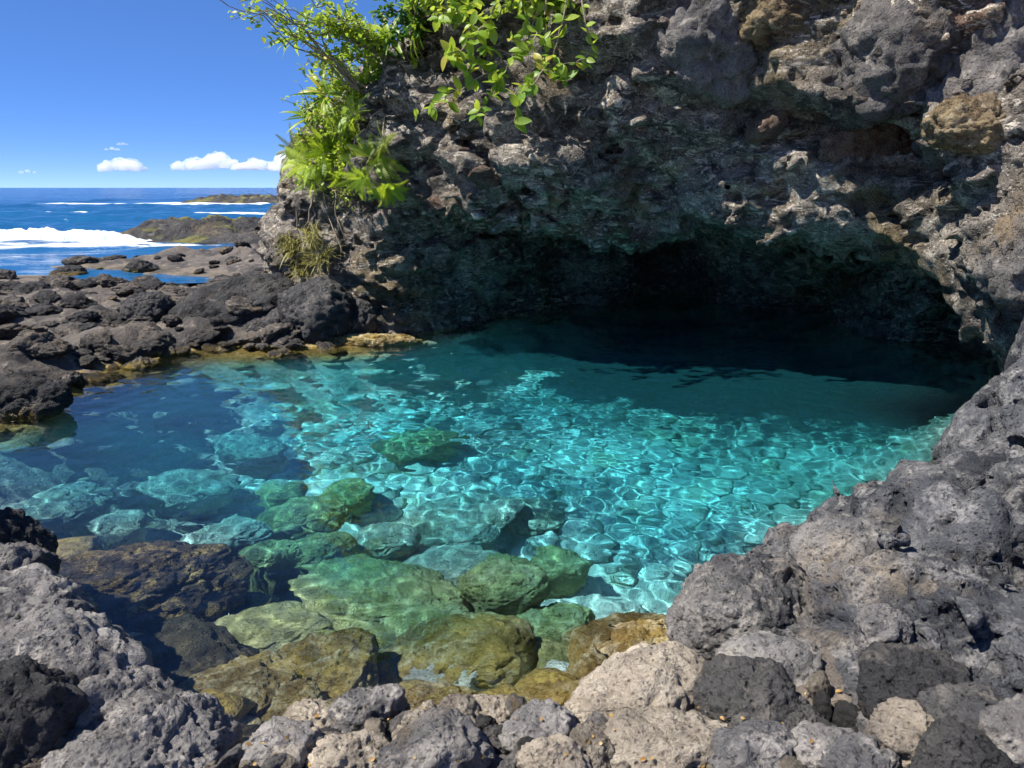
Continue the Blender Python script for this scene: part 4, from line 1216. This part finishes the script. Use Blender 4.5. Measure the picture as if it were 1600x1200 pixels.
LEAF_ME = [mesh_of(g, 'leaf', M['leaf']) for g in LEAVES]
FROND_ME = [mesh_of(frond_geo(1.0, 0.105 + 0.02 * i, 0.35 + 0.3 * i, 18), 'frond', M['fern']) for i in range(3)]
OLD_ME = [mesh_of(frond_geo(1.0, 0.09, 0.3 + 0.35 * i), 'frond', M['fern_old']) for i in range(2)]
STRAP_ME = [mesh_of(leaf_geo(1.0, 0.055 + 0.01 * i, 0.3 + 0.35 * i, 0.45, 7, 0.7), 'blade', M['leaf' if i else 'leaf_dark']) for i in range(3)]

def fern(P, nrm, size, n, meshes, part, label, cat, r, group=None, droop=0.0, spread=1.0, name='fern'):
    e = plant_root(name, P, label, cat, group)
    ax = (Vector(nrm) + Vector((-0.2, -0.25, 0.75 - droop))).normalized()
    B = basis((0.3, 0.2, 1), ax) if abs(ax.z) < 0.95 else Matrix.Identity(3)
    u = ax.orthogonal().normalized(); v = ax.cross(u)
    for k in range(n):
        a = 2 * math.pi * (k + r.uniform(-0.4, 0.4)) / n; lift = r.uniform(0.15, 1.1)
        d = (u * math.cos(a) + v * math.sin(a)) * spread + ax * lift + Vector((0, 0, -droop * 0.6))
        o = link(part, r.choice(meshes), None, e)
        B = basis(d, ax)
        sc_ = size * r.uniform(0.55, 1.0)
        o.matrix_local = Matrix.Translation(d.normalized() * 0.02) @ B.to_4x4() @ Matrix.Diagonal((sc_, sc_, sc_, 1))
    return e

def shrub(C0, rad, n, mat, leaf_len, label, r, cat='shrub', name='shrub', root=None, stems=7, wide=0.26, droop=0.0, group=None):
    C0 = Vector(C0)
    root = Vector(root) if root is not None else near_cliff(C0)
    e = plant_root(name, root, label, cat, group)
    paths, tips = [], []
    for k in range(stems):
        q = C0 + Vector((r.gauss(0, 0.5) * rad[0], r.gauss(0, 0.5) * rad[1], r.gauss(0, 0.5) * rad[2]))
        pth = bez(root, q, (0, 0, 0.12 - droop), 8, r, 0.02)
        paths.append(([p - root for p in pth], 0.016, 0.005))
        tips += pth[3:]
        for _ in range(3):
            s0 = r.choice(pth[3:])
            q2 = s0 + Vector((r.gauss(0, 0.4) * rad[0], r.gauss(0, 0.4) * rad[1], r.gauss(-0.1 - droop, 0.4) * rad[2]))
            p2 = bez(s0, q2, (0, 0, 0.1), 5, r, 0.02)
            paths.append(([p - root for p in p2], 0.007, 0.003)); tips += p2[1:]
    link('stem', mesh_np('stem', *tube_geo(paths)), M['bark'], e)
    g = leaf_geo(1.0, wide, 0.3, 0.25, 4, 0.85)
    Vs, Fs, ts, off = [], [], [], 0
    for k in range(n):
        p = r.choice(tips) + Vector((r.gauss(0, 0.05), r.gauss(0, 0.05), r.gauss(0, 0.05)))
        d = (p - root).normalized() * 0.5 + Vector((r.gauss(0, 0.7), r.gauss(0, 0.7), r.gauss(0.1 - droop, 0.6)))
        B = np.array(basis(d, (r.gauss(0, 0.5), r.gauss(-0.2, 0.5), 1)))
        L_ = leaf_len * r.uniform(0.6, 1.2)
        V = (g[0] * L_) @ B.T + np.array(p - root)
        Vs.append(V); Fs.append(g[1] + off); off += len(V); ts += [r.random()] * len(V)
    me = mesh_np('foliage', np.concatenate(Vs), np.concatenate(Fs)); tint(me, ts)
    tag(link('foliage', me, M[mat], e), kind='stuff')
    return e

pr = random.Random(21)
# ferns and rosettes down the left edge of the cliff
FG = 'ferns growing on the left edge of the cliff'
def anchor(px, py, Y):
    """rock point under a pixel, or the nearest rock to the sight line when the pixel shows sky"""
    P, nrm = cliff_hit(px, py)
    if P is not None and abs(P.y - Y) < 4: return P, nrm, P + nrm * 0.06
    C0 = at_y(px, py, Y); h = cliff_bvh.find_nearest(C0)
    d = C0 - h[0]
    return h[0], d.normalized(), h[0] + d * min(1.0, 0.3 / max(d.length, 1e-3))
for (px, py, Y, size, n, kind, droop, lb) in [
    (505, 245, 13.4, 0.66, 18, 'fern', 0.5, 'bright green fern hanging on the cliff edge above the sea horizon'),
    (548, 222, 12.7, 0.75, 20, 'fern', 0.6, 'largest bright green fern in the middle of the cliff greenery'),
    (585, 250, 12.2, 0.6, 18, 'fern', 0.9, 'bright fern hanging beside the lower left of the rock nose'),
    (597, 285, 12.1, 0.5, 14, 'fern', 1.1, 'small fern drooping lowest below the rock nose'),
    (472, 262, 13.8, 0.5, 15, 'fern', 0.5, 'small yellow green fern beside the dark knob of the cliff'),
    (565, 185, 12.5, 0.62, 16, 'fern', 0.3, 'green fern between the spiky tufts and the rock nose'),
    (530, 180, 12.9, 0.65, 18, 'old', 0.2, 'olive fern behind the spiky tuft on the left skyline'),
    (500, 210, 13.4, 0.6, 16, 'old', 0.3, 'olive fern on the skyline below the spiky tuft'),
    (608, 225, 11.9, 0.42, 12, 'old', 0.8, 'yellowish fern hanging in front of the rock nose'),
    (495, 285, 13.3, 0.42, 12, 'fern', 0.9, 'small fern hanging on the brown roots of the cliff'),
    (535, 262, 12.8, 0.6, 16, 'fern', 0.8, 'bright fern hanging below the largest fern'),
    (560, 140, 12.4, 0.6, 16, 'old', 0.3, 'olive fern under the dark rosettes'),
    (468, 235, 13.7, 0.55, 16, 'old', 0.4, 'olive fern at the very left of the cliff greenery'),
    (488, 262, 13.4, 0.6, 18, 'fern', 0.7, 'yellow green fern low on the left skyline above the sea'),
    (520, 235, 13.0, 0.65, 18, 'fern', 0.6, 'bright fern left of the largest fern'),
    (575, 275, 12.3, 0.5, 16, 'fern', 1.0, 'fern trailing down left of the rock nose'),
    (585, 90, 12.0, 0.6, 16, 'old', 0.2, 'olive fern behind the long bladed tuft near the top'),
]:
    rp, nn, P = anchor(px, py, Y)
    fern(P, nn, size, n, FROND_ME if kind == 'fern' else OLD_ME, 'frond', lb, 'fern', pr, FG, droop)
for (px, py, Y, size, n, lb) in [
    (512, 150, 13.0, 0.7, 26, 'spiky green tuft standing against the sky on the cliff edge'),
    (488, 185, 13.3, 0.6, 20, 'spiky tuft pointing left over the sky below the upper spiky tuft'),
    (470, 62, 11.6, 0.55, 26, 'dark green rosette of broad blades farthest left against the sky'),
    (548, 88, 11.8, 0.5, 22, 'dark green rosette between the left rosette and the rock'),
    (590, 130, 12.0, 0.5, 20, 'spiky green tuft beside the grey branch on the rock'),
    (655, 35, 11.2, 0.6, 26, 'drooping grassy tuft at the top edge above the rock nose'),
    (610, 60, 11.4, 0.6, 24, 'long bladed tuft at the top edge left of the drooping grassy tuft'),
]:
    C0 = at_y(px, py, Y); h = cliff_bvh.find_nearest(C0)
    e = fern(C0, (C0 - h[0]).normalized(), size, n, STRAP_ME, 'blade', lb, 'plant', pr, 'spiky tufts on the cliff edge', 0.15, 1.0, 'tufted_plant')
    if (C0 - h[0]).length > 0.05:
        link('stem', mesh_np('stem', *tube_geo([([p - C0 for p in bez(h[0], C0, (0, 0, 0.1), 6, pr, 0.02)], 0.02, 0.012)])), M['bark'], e)
for (px, py, Y, rad, n, mat, ll, dr, lb) in [
    (560, 40, 11.4, (0.65, 0.5, 0.4), 760, 'leaf', 0.1, 0.0, 'yellow green leafy shrub overhanging the sky at the top edge'),
    (480, 22, 11.0, (0.6, 0.4, 0.25), 420, 'leaf', 0.1, 0.0, 'leafy branch reaching left across the sky at the top edge'),
    (400, 4, 10.6, (0.35, 0.3, 0.12), 150, 'leaf', 0.1, 0.0, 'thin leafy branch tip farthest left at the top edge'),
    (545, 120, 12.0, (0.45, 0.4, 0.4), 380, 'leaf', 0.11, 0.0, 'leafy shrub behind the rosettes on the cliff edge'),
    (525, 200, 12.8, (0.5, 0.4, 0.5), 520, 'leaf', 0.09, 0.1, 'small leaved shrub among the ferns of the cliff'),
    (605, 120, 11.7, (0.35, 0.3, 0.5), 380, 'leaf_dark', 0.11, 0.1, 'dark leafy shrub beside the rock nose'),
    (700, 5, 10.4, (0.6, 0.4, 0.3), 560, 'leaf', 0.11, 0.1, 'leafy shrub at the top edge above the hanging creepers'),
    (630, 15, 11.2, (0.5, 0.4, 0.5), 560, 'leaf_dark', 0.1, 0.1, 'dark green shrub at the top edge above the rock nose'),
    (830, -8, 9.7, (0.7, 0.4, 0.25), 560, 'leaf', 0.12, 0.1, 'leafy shrub at the top edge in the middle of the picture'),
    (562, 165, 12.3, (0.35, 0.3, 0.4), 360, 'leaf', 0.09, 0.1, 'bright shrub filling the gap above the largest fern'),
    (515, 108, 12.4, (0.35, 0.3, 0.3), 260, 'leaf', 0.1, 0.0, 'airy shrub showing sky between its leaves under the left rosette'),
    (590, 245, 12.2, (0.25, 0.2, 0.4), 320, 'fern', 0.07, 0.3, 'bright yellow green trailing plant beside the rock nose'),
    (500, 255, 13.3, (0.3, 0.3, 0.35), 560, 'fern', 0.06, 0.3, 'bright mossy spray hanging over the left corner of the cliff'),
    (540, 240, 12.7, (0.3, 0.25, 0.45), 620, 'fern', 0.06, 0.3, 'bright mossy spray hanging below the largest fern'),
    (585, 225, 12.2, (0.22, 0.2, 0.4), 420, 'fern', 0.06, 0.4, 'bright mossy spray hanging beside the grey twisted root'),
    (500, 165, 13.0, (0.45, 0.4, 0.4), 420, 'leaf', 0.08, 0.0, 'fine leaved shrub standing against the sky around the spiky tufts'),
    (470, 222, 13.6, (0.25, 0.3, 0.35), 200, 'leaf', 0.08, 0.1, 'sparse leafy sprig on the skyline left of the ferns'),
    (597, 205, 12.1, (0.25, 0.2, 0.5), 260, 'leaf', 0.08, 0.3, 'trailing leafy stems along the left side of the rock nose'),
    (545, 300, 12.9, (0.3, 0.2, 0.25), 140, 'fern_old', 0.07, 0.3, 'withered yellow leaves among the roots below the ferns'),
]:
    shrub(at_y(px, py, Y), rad, n, mat, ll, lb, pr, droop=dr, group='shrubs on top of the cliff')

# creepers with broad leaves hanging in front of the overhang
def creeper(points, Yd, label, r, leaf_len=0.165, every=1.0, clusters=()):
    root = at_y(points[0][0], points[0][1], Yd)
    e = plant_root('creeper', root, label, 'creeper', 'creepers hanging in front of the overhang')
    pts = []
    ctrl = [at_y(px, py, Yd + 0.12 * i * r.uniform(-1, 0.6)) for i, (px, py) in enumerate(points)]
    for a, b in zip(ctrl[:-1], ctrl[1:]):
        pts += bez(a, b, (r.uniform(-0.05, 0.05), 0, 0.05), 6, r, 0.012)[:-1]
    pts.append(ctrl[-1])
    paths = [([p - root for p in pts], 0.013, 0.004)]
    nodes = [(p, 3) for p in pts[3::3]]
    for (cx, cy_, nl) in clusters:
        q = at_y(cx, cy_, Yd - 0.1 + r.uniform(-0.15, 0.15))
        b = min(pts, key=lambda p: (p - q).length + 0.6 * max(0, q.z - p.z))
        tw = bez(b, q, (0, 0, 0.15), 6, r, 0.015)
        paths.append(([p - root for p in tw], 0.007, 0.003)); nodes.append((q, nl)); nodes.append((tw[4], 2))
    link('stem', mesh_np('stem', *tube_geo(paths)), M['bark'], e)
    for p, nl in nodes:
        for k in range(nl):
            d = Vector((r.gauss(0, 0.8), r.gauss(-0.3, 0.5), r.gauss(-0.15, 0.75)))
            B = basis(d, (r.gauss(0, 0.4), r.gauss(-0.6, 0.3), r.gauss(0.7, 0.3)))
            sc_ = leaf_len * r.uniform(0.55, 1.2)
            o = link('leaf', r.choice(LEAF_ME), None, e)
            o.matrix_local = Matrix.Translation(p - root) @ B.to_4x4() @ Matrix.Diagonal((sc_, sc_, sc_, 1))
    return e
creeper([(885, -20), (880, 30), (865, 90), (835, 130), (815, 145), (803, 190)], 9.2, 'broad leaved creeper hanging lowest with a bare tip below the cluster', pr,
        clusters=[(815, 135, 6), (865, 110, 6), (882, 125, 5), (850, 60, 4), (805, 150, 4), (845, 100, 4)])
creeper([(850, -20), (825, 60), (790, 105), (740, 125), (700, 160), (652, 180)], 9.6, 'long creeper stem running down left across the dark rock', pr,
        clusters=[(730, 110, 6), (745, 95, 5), (770, 110, 5), (700, 140, 3), (675, 160, 3), (775, 130, 5), (715, 88, 4), (760, 75, 5)])
creeper([(790, -20), (765, 30), (745, 50), (720, 80), (698, 85)], 9.7, 'leafy creeper with upright leaves left of the longest creeper', pr,
        clusters=[(738, 40, 6), (770, 45, 5), (705, 82, 5), (752, 65, 5), (728, 55, 4)])
creeper([(855, -20), (850, 30), (830, 70), (800, 90), (770, 150), (745, 180)], 9.4, 'creeper with small yellow leaves at its tip between the two longest', pr, 0.15,
        clusters=[(850, 40, 5), (860, 65, 5), (800, 60, 6), (780, 125, 4), (750, 172, 3), (825, 30, 5)])
creeper([(905, -20), (915, 40), (925, 70), (920, 100), (880, 100)], 9.1, 'nearly bare twisted twig at the right end of the creepers', pr, 0.12, clusters=[(916, 92, 3)])
creeper([(690, -20), (700, 15), (720, 20), (745, 0)], 9.9, 'short creeper at the top edge left of the others', pr, 0.17, clusters=[(685, 28, 3), (702, 30, 2), (715, 15, 4)])

# bare grey branch and roots on the rock
def on_cliff(px, py, lift):
    P, nrm = cliff_hit(px, py)
    if P is None:
        P = near_cliff(at_y(px, py, 12.5)); return P
    return P + nrm * lift
def vine(points, label, r, name='dry_vine', thick=0.014, side=3):
    ctrl = [on_cliff(px, py, 0.05) for px, py in points]
    root = ctrl[0]; e = plant_root(name, root, label, 'vine', 'dry vines and roots on the cliff')
    pts = []
    for a, b in zip(ctrl[:-1], ctrl[1:]):
        pts += bez(a, b, (0, -0.08, 0), 5, r, 0.02)[:-1]
    pts.append(ctrl[-1])
    link('stem', mesh_np('stem', *tube_geo([([p - root for p in pts], thick, thick * 0.35)])), M['bark'], e)
    for k in range(side):
        a = r.choice(pts[2:]); q = a + Vector((r.gauss(0, 0.18), -abs(r.gauss(0.05, 0.05)), -abs(r.gauss(0.15, 0.15))))
        link('root', mesh_np('root', *tube_geo([([p - root for p in bez(a, q, (0.1, -0.1, 0), 5, r, 0.03)], thick * 0.5, 0.002)])), M['bark'], e)
for q in [([(505, 300), (515, 340), (530, 385), (545, 410)], 'dry brown root running down the cliff left of the cave', 4),
          ([(490, 305), (485, 345), (500, 380)], 'short dry root beside the left edge of the cliff', 4),
          ([(530, 300), (525, 335), (540, 365)], 'tangled dry root below the lowest ferns', 4),
          ([(600, 170), (585, 185), (570, 215), (560, 240)], 'grey twisted root on the left of the rock nose', 3),
          ([(606, 180), (600, 225), (606, 260)], 'pale root hanging along the rock nose', 3),
          ([(465, 330), (470, 370), (480, 400)], 'thin dry root at the left foot of the cliff', 3)]:
    vine(q[0], q[1], pr, side=q[2])
# tufts of dry grass at the foot of the cliff
for (px, py, size, lb) in [(462, 392, 0.42, 'yellow dry grass tuft at the left foot of the cliff'), (488, 372, 0.36, 'upper dry grass tuft on the left foot of the cliff'),
                           (505, 405, 0.4, 'dry grass tuft nearest the cave on the cliff foot'), (475, 425, 0.36, 'lowest dry grass tuft above the big black boulder'),
                           (450, 378, 0.28, 'small dry grass tuft at the very edge of the cliff foot')]:
    P = on_cliff(px, py, 0.02)
    e = plant_root('grass_tuft', P, lb, 'grass tuft', 'dry grass tufts at the foot of the cliff')
    g = leaf_geo(1.0, 0.022, 0.6, 0.3, 5, 0.5)
    Vs, Fs, ts, off = [], [], [], 0
    for k in range(110):
        d = Vector((pr.gauss(0, 0.55), pr.gauss(-0.5, 0.45), pr.gauss(0.35, 0.55)))
        V = (g[0] * size * pr.uniform(0.5, 1.1)) @ np.array(basis(d, (0, -0.3, 1))).T + np.array([pr.gauss(0, 0.07), pr.gauss(0, 0.04), pr.gauss(0, 0.07)])
        Vs.append(V); Fs.append(g[1] + off); off += len(V); ts += [pr.random()] * len(V)
    me = mesh_np('blades', np.concatenate(Vs), np.concatenate(Fs)); tint(me, ts)
    tag(link('blades', me, M['dry_grass'], e), kind='stuff')

# withered leaves fallen between the stones
lg = leaf_geo(1.0, 0.3, 0.5, 0.3, 3, 0.85)
Vs, Fs, ts, off = [], [], [], 0
dg = bpy.context.evaluated_depsgraph_get()
lr = random.Random(41)
for k in range(110):
    px, py = lr.uniform(380, 1600), lr.uniform(1060, 1200)
    hit, P, nrm, _, ob, _ = scene.ray_cast(dg, CAM, ray(px, py).normalized())
    if not hit or P.z < 0.04 or P.z > ground_z(P.x, P.y) + 0.14: continue
    d = Vector((lr.gauss(0, 1), lr.gauss(0, 1), lr.gauss(0, 0.4)))
    V = (lg[0] * lr.uniform(0.012, 0.03)) @ np.array(basis(d, nrm + Vector((lr.gauss(0, 0.4), lr.gauss(0, 0.4), 0)))).T + np.array(P + nrm * 0.012)
    Vs.append(V); Fs.append(lg[1] + off); off += len(V); ts += [lr.random()] * len(V)
M['litter'] = leaf_material('withered_leaf', (0.3, 0.16, 0.05), (0.62, 0.42, 0.12), 0.2, (0.6, 0.5, 0.35))
lme = mesh_np('leaf_litter', np.concatenate(Vs), np.concatenate(Fs)); tint(lme, ts)
tag(link('leaf_litter', lme, M['litter']), 'small withered yellow leaves scattered between the foreground stones', 'leaves', kind='stuff')

lap('end')
